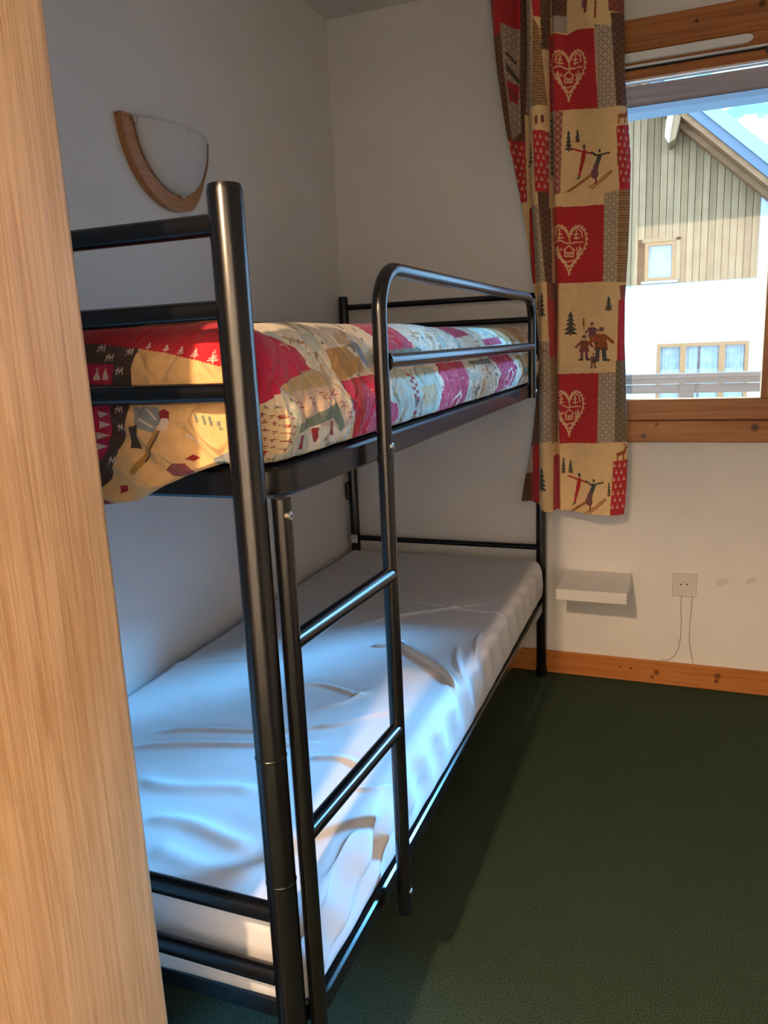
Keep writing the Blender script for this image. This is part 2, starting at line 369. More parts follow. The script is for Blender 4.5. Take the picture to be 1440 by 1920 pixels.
# ------------------------------------------------------------------ bunk bed
XBR, XBL, YN, YF = .7766, .0310, -2.0313, -.0513
def bed():
    e = thing('bunk_bed', ((XBR+XBL)/2, (YN+YF)/2, 0), 'black tubular metal bunk bed with ladder and guard rail against the left wall', 'bunk bed')
    B = M['black']
    def T(name, path, r, parent=e, seg=18): return MB().tube(path, r, seg).build(name, B, parent, True)
    for (x, y) in ((XBR, YN), (XBL, YN), (XBR, YF), (XBL, YF)):
        near = y < -1
        p = T('post', [(x, y, .012), (x, y, 1.438), (x, y, 1.4453)], [.0205, .0205, .0185] if near else [.0185, .0185, .0165], seg=28)
        MB().tube([(x, y, 0), (x, y, .03)], .0225 if near else .0205, 24).build('foot_cap', B, p, True)
        for z in (.745, .56):
            if near: MB().tube([(x, y, z-.002), (x, y, z), (x, y, z+.001)], [.0211, .0213, .0206], 28).build('joint_ring', B, p, True)
    # end bars
    for z, r in ((1.404, .0125), (1.309, .0125), (1.2145, .0125), (.5038, .0135), (.4014, .0135)):
        T('end_bar', [(XBL, YN, z), (XBR, YN, z)], r)
    for z in (1.405, 1.325, 1.2145, .507, .40):
        T('end_bar', [(XBL, YF, z), (XBR, YF, z)], .0105)
    # upper bunk frame: flat-sided tube bent round at the corners
    def frame(name, z0, z1, x0, x1, y0, y1, rad, th):
        path = []
        for cx, cy, a0 in ((x1-rad, y0+rad, -90), (x1-rad, y1-rad, 0), (x0+rad, y1-rad, 90), (x0+rad, y0+rad, 180)):
            for k in range(9):
                a = math.radians(a0+90*k/8); path.append((cx, cy, math.cos(a), math.sin(a)))
        v = []; f = []; c = .004
        prof = ((0, z0+c), (0, z1-c), (c, z1), (th-c, z1), (th, z1-c), (th, z0+c), (th-c, z0), (c, z0)); n = len(prof)
        for cx, cy, nx, ny in path:
            for d, z in prof: v.append((cx+(rad-d)*nx, cy+(rad-d)*ny, z))
        N = len(path)
        for i in range(N):
            for k in range(n):
                k2 = (k+1) % n; j = (i+1) % N; f.append((i*n+k2, i*n+k, j*n+k, j*n+k2))
        return link(name, v, f, B, e, True, 30)
    frame('upper_frame', 1.0772, 1.1155, XBL-.008, XBR+.020, -1.992, -.19, .055, .028)
    frame('lower_frame', .278, .314, XBL-.008, XBR+.016, -1.992, -.075, .05, .030)
    MB().box(XBL+.02, XBR-.012, -1.965, -.215, 1.088, 1.098).build('base_panel', M['base'], e)
    MB().box(XBL+.023, XBR-.016, -1.96, -.108, .286, .298).build('base_panel', M['base'], e)
    # ladder and guard rail
    xg, xl = .8217, .8040; yl, yr = -2.0040, -1.6912
    T('ladder_upright', [(xl, yl, .235), (xl, yl, 1.083)], .0125, seg=20)
    MB().tube([(xl, yl, 1.0832), (xl, yl, 1.0836)], .0105, 18).build('tube_opening', M['hole'], e, True)
    T('ladder_upright', [(xg, yr, .255), (xg, yr, 1.090)], .0128, seg=20)
    for z in (.8941, .6171):
        r_ = T('ladder_rung', [(xl+.002, yl, z), (xg, yr, z)], .0125)
    path = arc_path([(xg, yr, 1.082), (xg, yr, 1.3779), (xg, -.455, 1.3779), (xg, -.455, 1.085)], .075, 10)
    g = T('guard_rail', path, .0120, seg=20)
    MB().tube([(xg, yr+.012, 1.2363), (xg, -.455, 1.2363)], .0120, 18).build('guard_bar', B, g, True)
    MB().tube([(xg, yr+.010, 1.2363), (xg, yr+.016, 1.2363)], .0165, 18).build('weld_collar', B, g, True)
    MB().tube([(xg, yr, 1.080), (xg, yr, 1.092)], .0138, 20).build('weld_collar', B, g, True)
    for x, y, z in ((xl+.0125, yl-.004, 1.062), (xg+.012, yr, 1.105), (xg+.012, yr, .300), (xg+.012, -.455, 1.105), (xl+.012, yl, .30)):
        m = MB(); m.tube([(x-.004, y, z), (x+.0015, y, z), (x+.003, y, z)], [.0058, .0058, .004], 14)
        bt = m.build('bolt', M['steel'], e, True)
        MB().tube([(x+.0031, y, z), (x+.0034, y, z)], .0022, 6).build('hex_socket', M['hole'], bt)
    # bracket plates on the far left post
    MB().box(XBL-.010, XBL+.016, YF-.026, YF-.0185, .490, .524, .002).build('corner_plate', M['plastic'], e)
    MB().box(XBL-.024, XBL-.008, YF-.03, YF+.005, .665, .735, .006).build('rail_bracket', B, e)
    for xx in (XBL+.028, XBR-.056): MB().box(xx, xx+.028, -.192, YF, 1.080, 1.112, .004).build('corner_block', B, e)
    return e
bed()

# ------------------------------------------------------------------ fabric print data (metres)
CURTAIN_PATCHES=[('brown',[(0.6213,2.3404),(0.7475,2.3169),(0.7464,2.122),(0.7757,1.8209),(0.7797,1.3895),(0.7779,0.6807),(0.7098,0.6784),(0.7691,1.3902),(0.6838,1.8319)]),('red',[(0.6213,2.3404),(0.7259,2.321),(0.7218,2.2247),(0.6448,2.1922)]),('lattice',[(0.6711,2.2304),(0.7218,2.2247),(0.7174,2.0959),(0.7229,1.9232),(0.6984,1.8913),(0.6783,2.1175)]),('dkgreen',[(0.6835,2.1197),(0.7173,2.0805),(0.7171,2.0619),(0.6867,2.0976)]),('red',[(0.6864,2.0697),(0.7171,2.0573),(0.7132,2.0033),(0.6926,2.0094)]),('red',[(0.6827,1.8933),(0.7399,1.8924),(0.7458,1.7044),(0.7178,1.704)]),('cream',[(0.716,1.7026),(0.7493,1.7041),(0.7535,1.4937),(0.7411,1.4946)]),('red',[(0.7491,1.6778),(0.77,1.679),(0.7745,1.4412),(0.7621,1.4386)]),('grey',[(0.7394,0.8792),(0.7637,0.8925),(0.7615,0.7948),(0.7352,0.7904)]),('red',[(0.7562,0.8887),(0.7859,0.8982),(0.7855,0.6906),(0.7554,0.6896)]),('brown',[(0.7258,0.7941),(0.7558,0.7946),(0.7554,0.6799),(0.7194,0.6903)]),('red',[(0.7722,2.3123),(0.8244,2.3026),(0.8245,2.2143),(0.7785,2.2223)]),('lattice',[(0.7442,2.3176),(0.7722,2.3123),(0.7761,1.9709),(0.7404,1.9728)]),('grid',[(0.7768,2.2226),(0.7966,2.1893),(0.8164,1.9731),(0.7761,1.9709)]),('brown',[(0.7967,2.3078),(0.8244,2.3026),(0.8213,2.1402),(0.8015,2.1283)]),('cream',[(0.737,1.9686),(0.7761,1.9678),(0.7908,1.6818),(0.7439,1.6816)]),('cream',[(0.7761,1.9678),(0.8198,1.9726),(0.8198,1.8978),(0.7776,1.9001)]),('red',[(0.7759,1.9004),(0.8198,1.8978),(0.8217,1.716),(0.784,1.72)]),('brown',[(0.7909,1.7193),(0.8217,1.716),(0.8307,1.4374),(0.808,1.4389)]),('lattice',[(0.7596,1.6768),(0.7943,1.6766),(0.815,1.4384),(0.7692,1.4416)]),('cream',[(0.7622,1.442),(0.8185,1.4382),(0.8257,1.2486),(0.7776,1.2506)]),('lattice',[(0.7776,1.2506),(0.8328,1.2483),(0.8334,0.9169),(0.7785,0.9074)]),('cream',[(0.7785,0.9074),(0.8406,0.9169),(0.8375,0.6675),(0.7817,0.6655)]),('redbrown',[(0.8185,1.4382),(0.8515,1.4359),(0.8506,1.1916),(0.8293,1.1923)]),('red',[(0.8203,1.3836),(0.836,1.3827),(0.8417,1.1919),(0.8275,1.1924)]),('grid',[(0.8293,1.1958),(0.847,1.1952),(0.8515,0.9077),(0.8334,0.9077)]),('red',[(0.8371,0.8633),(0.8625,0.8673),(0.8596,0.6645),(0.8375,0.6694)]),('cream',[(0.8195,2.3035),(1.0716,2.2566),(1.0858,1.6442),(0.82,1.6707)]),('brown',[(0.8211,2.3032),(0.8726,2.2936),(0.8714,2.2238),(0.8245,2.2321)]),('grey',[(0.8261,2.2318),(0.873,2.2264),(0.8733,2.1792),(0.8245,2.1875)]),('redbrown',[(0.9921,2.2714),(1.0413,2.2623),(1.0394,2.2056),(0.9993,2.2099)]),('red',[(0.8163,2.1859),(0.8733,2.1733),(0.9022,2.1802),(0.9578,2.1663),(0.9719,1.9435),(0.8958,1.9573),(0.8198,1.9602)]),('lattice',[(0.9577,2.1765),(1.0077,2.1679),(1.0258,1.9435),(0.9719,1.942)]),('brown',[(1.004,2.2061),(1.0409,2.2053),(1.0633,1.9442),(1.0258,1.9435)]),('lattice',[(0.8198,1.9617),(0.8414,1.9587),(0.842,1.762),(0.8217,1.7595)]),('trellis',[(0.8398,1.9589),(0.8613,1.9559),(0.8556,1.7124),(0.8353,1.7081)]),('red',[(1.0269,1.8859),(1.0738,1.8932),(1.078,1.7044),(1.0399,1.7007)]),('redbrown',[(1.0345,1.8177),(1.0299,1.8059),(1.0322,1.7717),(1.0402,1.7676)]),('red',[(0.8269,1.6733),(0.9954,1.6627),(0.994,1.4295),(0.8376,1.4335)]),('lattice',[(0.9949,1.6945),(1.0383,1.7009),(1.0371,1.4249),(0.9941,1.4279)]),('grid',[(1.0383,1.7009),(1.078,1.7044),(1.0747,1.4207),(1.0371,1.4249)]),('cream',[(0.8515,1.4343),(1.0909,1.4196),(1.0809,1.1358),(0.8454,1.1388)]),('red',[(1.043,1.3701),(1.0758,1.3714),(1.08,1.1768),(1.0417,1.1781)]),('redbrown',[(1.0455,1.4145),(1.0748,1.4174),(1.0758,1.3714),(1.048,1.3698)]),('red',[(0.8454,1.1388),(0.9848,1.1402),(0.9828,0.9083),(0.8569,0.9041)]),('lattice',[(0.9848,1.1402),(1.0406,1.1421),(1.0381,0.9103),(0.9828,0.9083)]),('greenbrown',[(1.0383,1.1782),(1.08,1.1768),(1.0825,0.9051),(1.0381,0.9103)]),('cream',[(0.8569,0.9041),(1.0858,0.9105),(1.0917,0.6361),(0.8598,0.6263)]),('red',[(1.0358,0.8455),(1.0871,0.8515),(1.0852,0.6172),(1.0272,0.6334)]),('dkgreen',[(0.8798,1.8993),(0.8855,1.8834),(0.8742,1.8849)]),('dkgreen',[(0.8798,1.8881),(0.8874,1.8719),(0.8724,1.8739)]),('dkgreen',[(0.8799,1.8768),(0.8894,1.8605),(0.8705,1.8629)]),('dkgreen',[(0.88,1.8656),(0.8914,1.849),(0.8687,1.8518)]),('dkgreen',[(0.88,1.8543),(0.8934,1.8374),(0.8668,1.8407)]),('dkgreen',[(0.9077,1.8987),(0.9123,1.8883),(0.9033,1.8895)]),('dkgreen',[(0.9078,1.8914),(0.9139,1.8808),(0.9018,1.8824)]),('dkgreen',[(0.9078,1.8842),(0.9155,1.8734),(0.9003,1.8753)]),('dkgreen',[(0.9079,1.8769),(0.9171,1.8659),(0.8988,1.8682)]),('dkgreen',[(0.9079,1.8696),(0.9187,1.8584),(0.8973,1.8611)]),('dkgreen',[(0.7622,1.8784),(0.7694,1.8597),(0.7548,1.8615)]),('dkgreen',[(0.7621,1.8652),(0.7718,1.8462),(0.7523,1.8486)]),('dkgreen',[(0.7621,1.8521),(0.7742,1.8327),(0.7497,1.8357)]),('dkgreen',[(0.762,1.8388),(0.7766,1.8192),(0.7472,1.8227)]),('dkgreen',[(0.762,1.8256),(0.779,1.8056),(0.7446,1.8097)]),('dkgreen',[(0.8023,0.8293),(0.8105,0.8085),(0.7941,0.8082)]),('dkgreen',[(0.8023,0.8138),(0.8133,0.793),(0.7913,0.7926)]),('dkgreen',[(0.8023,0.7983),(0.8161,0.7775),(0.7884,0.7769)]),('dkgreen',[(0.8023,0.7827),(0.8189,0.7619),(0.7856,0.7611)]),('dkgreen',[(0.8023,0.767),(0.8217,0.7463),(0.7828,0.7453)]),('dkgreen',[(0.89,1.3437),(0.9003,1.3241),(0.8798,1.3252)]),('dkgreen',[(0.8901,1.3296),(0.9039,1.3098),(0.8764,1.3112)]),('dkgreen',[(0.8902,1.3154),(0.9075,1.2954),(0.873,1.2971)]),('dkgreen',[(0.8903,1.3012),(0.9111,1.2811),(0.8695,1.283)]),('dkgreen',[(0.8903,1.287),(0.9147,1.2667),(0.8661,1.2689)]),('dkgreen',[(1.013,1.3835),(1.0192,1.3718),(1.0072,1.3726)]),('dkgreen',[(1.0132,1.3751),(1.0214,1.3633),(1.0053,1.3643)]),('dkgreen',[(1.0133,1.3667),(1.0236,1.3548),(1.0034,1.356)]),('dkgreen',[(1.0134,1.3583),(1.0257,1.3463),(1.0015,1.3477)]),('dkgreen',[(1.0136,1.3499),(1.0279,1.3377),(0.9996,1.3393)]),('dkgreen',[(0.8045,1.4085),(0.8097,1.3891),(0.7992,1.3897)]),('dkgreen',[(0.8045,1.3944),(0.8114,1.3748),(0.7974,1.3756)]),('dkgreen',[(0.8044,1.3802),(0.8132,1.3605),(0.7956,1.3615)]),('dkgreen',[(0.8044,1.366),(0.815,1.3462),(0.7938,1.3473)]),('dkgreen',[(0.8044,1.3517),(0.8168,1.3318),(0.792,1.3331)]),('dkgreen',[(0.7798,1.405),(0.7835,1.3922),(0.776,1.3927)]),('dkgreen',[(0.7797,1.3957),(0.7847,1.3829),(0.7747,1.3835)]),('dkgreen',[(0.7797,1.3864),(0.786,1.3735),(0.7734,1.3743)]),('dkgreen',[(0.7797,1.3771),(0.7872,1.3641),(0.772,1.365)]),('dkgreen',[(0.7797,1.3678),(0.7885,1.3548),(0.7707,1.3558)]),('dkgreen',[(0.8697,0.86),(0.8736,0.8456),(0.866,0.8455)]),('dkgreen',[(0.8698,0.8493),(0.875,0.835),(0.8647,0.8348)]),('dkgreen',[(0.8698,0.8386),(0.8763,0.8243),(0.8635,0.8241)]),('dkgreen',[(0.8699,0.828),(0.8777,0.8136),(0.8622,0.8134)]),('dkgreen',[(0.8699,0.8173),(0.8791,0.803),(0.8609,0.8026)]),('dkgreen',[(0.8932,0.8492),(0.8982,0.8376),(0.8883,0.8374)]),('dkgreen',[(0.8933,0.8405),(0.9,0.8289),(0.8867,0.8287)]),('dkgreen',[(0.8933,0.8319),(0.9017,0.8203),(0.8851,0.82)]),('dkgreen',[(0.8934,0.8232),(0.9034,0.8117),(0.8834,0.8113)]),('dkgreen',[(0.8934,0.8145),(0.9052,0.803),(0.8818,0.8026)]),('dkgreen',[(1.0231,0.7778),(1.0262,0.7654),(1.0203,0.7653)]),('dkgreen',[(1.0232,0.7686),(1.0274,0.7562),(1.0195,0.756)]),('dkgreen',[(1.0234,0.7593),(1.0286,0.747),(1.0186,0.7467)]),('dkgreen',[(1.0235,0.7501),(1.0297,0.7377),(1.0178,0.7374)]),('dkgreen',[(1.0237,0.7408),(1.0309,0.7285),(1.0169,0.728)]),('redbrown',[(0.9248,1.2475),(0.9462,1.2466),(0.9537,1.2082),(0.9192,1.2095)]),('mauve',[(0.9515,1.2894),(0.9698,1.2885),(0.9798,1.2554),(0.9501,1.2567)]),('rust',[(0.9773,1.2654),(1.0056,1.2641),(1.0141,1.213),(0.9684,1.2148)]),('mauve',[(0.961,1.1943),(0.973,1.1939),(0.9772,1.1722),(0.9579,1.1728)]),('pale',[(1.0333,1.882),(1.0376,1.8677),(1.0294,1.8688)]),('pale',[(1.0475,1.8801),(1.0519,1.8659),(1.0437,1.867)]),('pale',[(1.0616,1.8783),(1.066,1.864),(1.0578,1.8651)]),('pale',[(1.0412,1.8612),(1.0456,1.8469),(1.0374,1.848)]),('pale',[(1.0554,1.8593),(1.0598,1.8451),(1.0516,1.8461)]),('pale',[(1.0365,1.842),(1.0409,1.8276),(1.0326,1.8287)]),('pale',[(1.0507,1.8401),(1.0551,1.8258),(1.0469,1.8269)]),('pale',[(1.0649,1.8383),(1.0693,1.8241),(1.0611,1.8251)]),('pale',[(1.0445,1.8211),(1.0489,1.8067),(1.0406,1.8077)]),('pale',[(1.0587,1.8193),(1.0631,1.805),(1.0549,1.806)]),('pale',[(1.0398,1.8017),(1.0442,1.7873),(1.0359,1.7882)]),('pale',[(1.054,1.7999),(1.0584,1.7856),(1.0502,1.7865)]),('pale',[(1.0683,1.7982),(1.0727,1.7839),(1.0645,1.7848)]),('pale',[(1.0477,1.7807),(1.0522,1.7662),(1.0439,1.7672)]),('pale',[(1.062,1.779),(1.0664,1.7646),(1.0582,1.7655)]),('pale',[(1.043,1.7611),(1.0474,1.7466),(1.0391,1.7476)]),('pale',[(1.0573,1.7595),(1.0618,1.745),(1.0535,1.746)]),('pale',[(1.0716,1.7578),(1.076,1.7434),(1.0678,1.7443)]),('pale',[(1.051,1.74),(1.0555,1.7255),(1.0472,1.7265)]),('pale',[(1.0654,1.7384),(1.0698,1.7239),(1.0615,1.7249)]),('pale',[(1.0393,0.8419),(1.0441,0.8256),(1.0351,0.8255)]),('pale',[(1.0548,0.8421),(1.0596,0.8259),(1.0506,0.8257)]),('pale',[(1.0702,0.8423),(1.075,0.8261),(1.0661,0.826)]),('pale',[(1.0455,0.8184),(1.0503,0.8021),(1.0413,0.802)]),('pale',[(1.061,0.8187),(1.0658,0.8024),(1.0568,0.8023)]),('pale',[(1.0379,0.7946),(1.0427,0.7783),(1.0337,0.7781)]),('pale',[(1.0535,0.7949),(1.0583,0.7786),(1.0493,0.7784)]),('pale',[(1.0689,0.7952),(1.0737,0.779),(1.0648,0.7788)]),('pale',[(1.0441,0.771),(1.0489,0.7546),(1.0399,0.7544)]),('pale',[(1.0597,0.7714),(1.0645,0.755),(1.0555,0.7548)]),('pale',[(1.0365,0.747),(1.0413,0.7305),(1.0323,0.7303)]),('pale',[(1.0521,0.7474),(1.0569,0.731),(1.0479,0.7307)]),('pale',[(1.0677,0.7478),(1.0725,0.7314),(1.0635,0.7312)]),('pale',[(1.0427,0.7232),(1.0476,0.7067),(1.0385,0.7064)]),('pale',[(1.0584,0.7237),(1.0632,0.7072),(1.0542,0.707)]),('pale',[(1.0351,0.6989),(1.0399,0.6824),(1.0308,0.6821)]),('pale',[(1.0508,0.6995),(1.0556,0.683),(1.0465,0.6826)]),('pale',[(1.0664,0.7),(1.0712,0.6835),(1.0622,0.6832)]),('pale',[(0.6931,1.8872),(0.6975,1.8722),(0.6884,1.8733)]),('pale',[(0.7088,1.8852),(0.7132,1.8702),(0.7041,1.8714)]),('pale',[(0.7244,1.8832),(0.7287,1.8683),(0.7197,1.8694)]),('pale',[(0.7399,1.8812),(0.7443,1.8663),(0.7353,1.8675)]),('pale',[(0.7026,1.8651),(0.707,1.8501),(0.6979,1.8512)]),('pale',[(0.7182,1.8632),(0.7226,1.8482),(0.7136,1.8493)]),('pale',[(0.7338,1.8612),(0.7382,1.8463),(0.7292,1.8474)]),('pale',[(0.6982,1.8447),(0.7026,1.8297),(0.6935,1.8308)]),('pale',[(0.7138,1.8428),(0.7182,1.8278),(0.7092,1.8289)]),('pale',[(0.7295,1.8409),(0.7339,1.8259),(0.7248,1.827)]),('pale',[(0.745,1.8391),(0.7494,1.8241),(0.7404,1.8252)]),('pale',[(0.7077,1.8226),(0.7121,1.8075),(0.703,1.8086)]),('pale',[(0.7233,1.8208),(0.7277,1.8057),(0.7187,1.8068)]),('pale',[(0.7389,1.8189),(0.7434,1.8039),(0.7343,1.8049)]),('pale',[(0.7032,1.8021),(0.7076,1.7869),(0.6985,1.788)]),('pale',[(0.7189,1.8003),(0.7234,1.7852),(0.7143,1.7862)]),('pale',[(0.7346,1.7984),(0.739,1.7834),(0.73,1.7844)]),('pale',[(0.7502,1.7966),(0.7546,1.7816),(0.7456,1.7826)]),('pale',[(0.7128,1.7799),(0.7172,1.7647),(0.7081,1.7657)]),('pale',[(0.7285,1.7781),(0.7329,1.763),(0.7238,1.764)]),('pale',[(0.7441,1.7763),(0.7485,1.7612),(0.7395,1.7622)]),('pale',[(0.7083,1.7592),(0.7127,1.744),(0.7036,1.745)]),('pale',[(0.7241,1.7574),(0.7285,1.7423),(0.7194,1.7432)]),('pale',[(0.7397,1.7557),(0.7442,1.7406),(0.7351,1.7415)]),('pale',[(0.7554,1.754),(0.7598,1.7389),(0.7508,1.7398)]),('pale',[(0.7179,1.7369),(0.7223,1.7216),(0.7132,1.7226)]),('pale',[(0.7336,1.7352),(0.7381,1.72),(0.729,1.7209)]),('pale',[(0.7493,1.7335),(0.7537,1.7183),(0.7447,1.7193)]),('pale',[(0.7844,1.8914),(0.7888,1.8766),(0.7799,1.8777)]),('pale',[(0.7996,1.8894),(0.804,1.8746),(0.7952,1.8758)]),('pale',[(0.8148,1.8874),(0.8192,1.8727),(0.8104,1.8738)]),('pale',[(0.7918,1.8699),(0.7962,1.8551),(0.7873,1.8562)]),('pale',[(0.807,1.8679),(0.8114,1.8532),(0.8026,1.8543)]),('pale',[(0.7856,1.85),(0.79,1.8352),(0.7811,1.8362)]),('pale',[(0.8009,1.8481),(0.8053,1.8333),(0.7965,1.8344)]),('pale',[(0.8161,1.8463),(0.8205,1.8314),(0.8117,1.8325)]),('pale',[(0.793,1.8284),(0.7975,1.8135),(0.7886,1.8146)]),('pale',[(0.8083,1.8266),(0.8127,1.8117),(0.8039,1.8128)]),('pale',[(0.7869,1.8084),(0.7913,1.7935),(0.7824,1.7945)]),('pale',[(0.8022,1.8066),(0.8066,1.7917),(0.7978,1.7927)]),('pale',[(0.8175,1.8048),(0.8219,1.7899),(0.8131,1.7909)]),('pale',[(0.7943,1.7867),(0.7987,1.7717),(0.7899,1.7727)]),('pale',[(0.8097,1.7849),(0.8141,1.77),(0.8052,1.771)]),('pale',[(0.7881,1.7665),(0.7925,1.7515),(0.7836,1.7525)]),('pale',[(0.8035,1.7648),(0.8079,1.7498),(0.799,1.7508)]),('pale',[(0.8188,1.763),(0.8233,1.7481),(0.8144,1.7491)]),('pale',[(0.7956,1.7447),(0.8,1.7297),(0.7911,1.7306)]),('pale',[(0.811,1.743),(0.8154,1.728),(0.8065,1.729)]),('black',[(0.8198,1.9384),(0.8382,1.9421),(0.8282,1.9279)]),('black',[(0.8198,1.9228),(0.8382,1.9266),(0.8282,1.9123)]),('black',[(0.8198,1.9072),(0.8382,1.911),(0.8282,1.8967)]),('black',[(0.8198,1.8915),(0.8383,1.8954),(0.8283,1.881)]),('black',[(0.8199,1.8758),(0.8383,1.8797),(0.8283,1.8653)]),('black',[(0.8199,1.86),(0.8384,1.864),(0.8283,1.8495)]),('black',[(0.8199,1.8442),(0.8384,1.8482),(0.8283,1.8337)]),('black',[(0.8199,1.8284),(0.8384,1.8324),(0.8284,1.8178)]),('black',[(0.8199,1.8125),(0.8385,1.8166),(0.8284,1.8019)]),('black',[(0.8199,1.7965),(0.8385,1.8007),(0.8284,1.786)]),('black',[(0.8199,1.7805),(0.8385,1.7848),(0.8284,1.77)])]
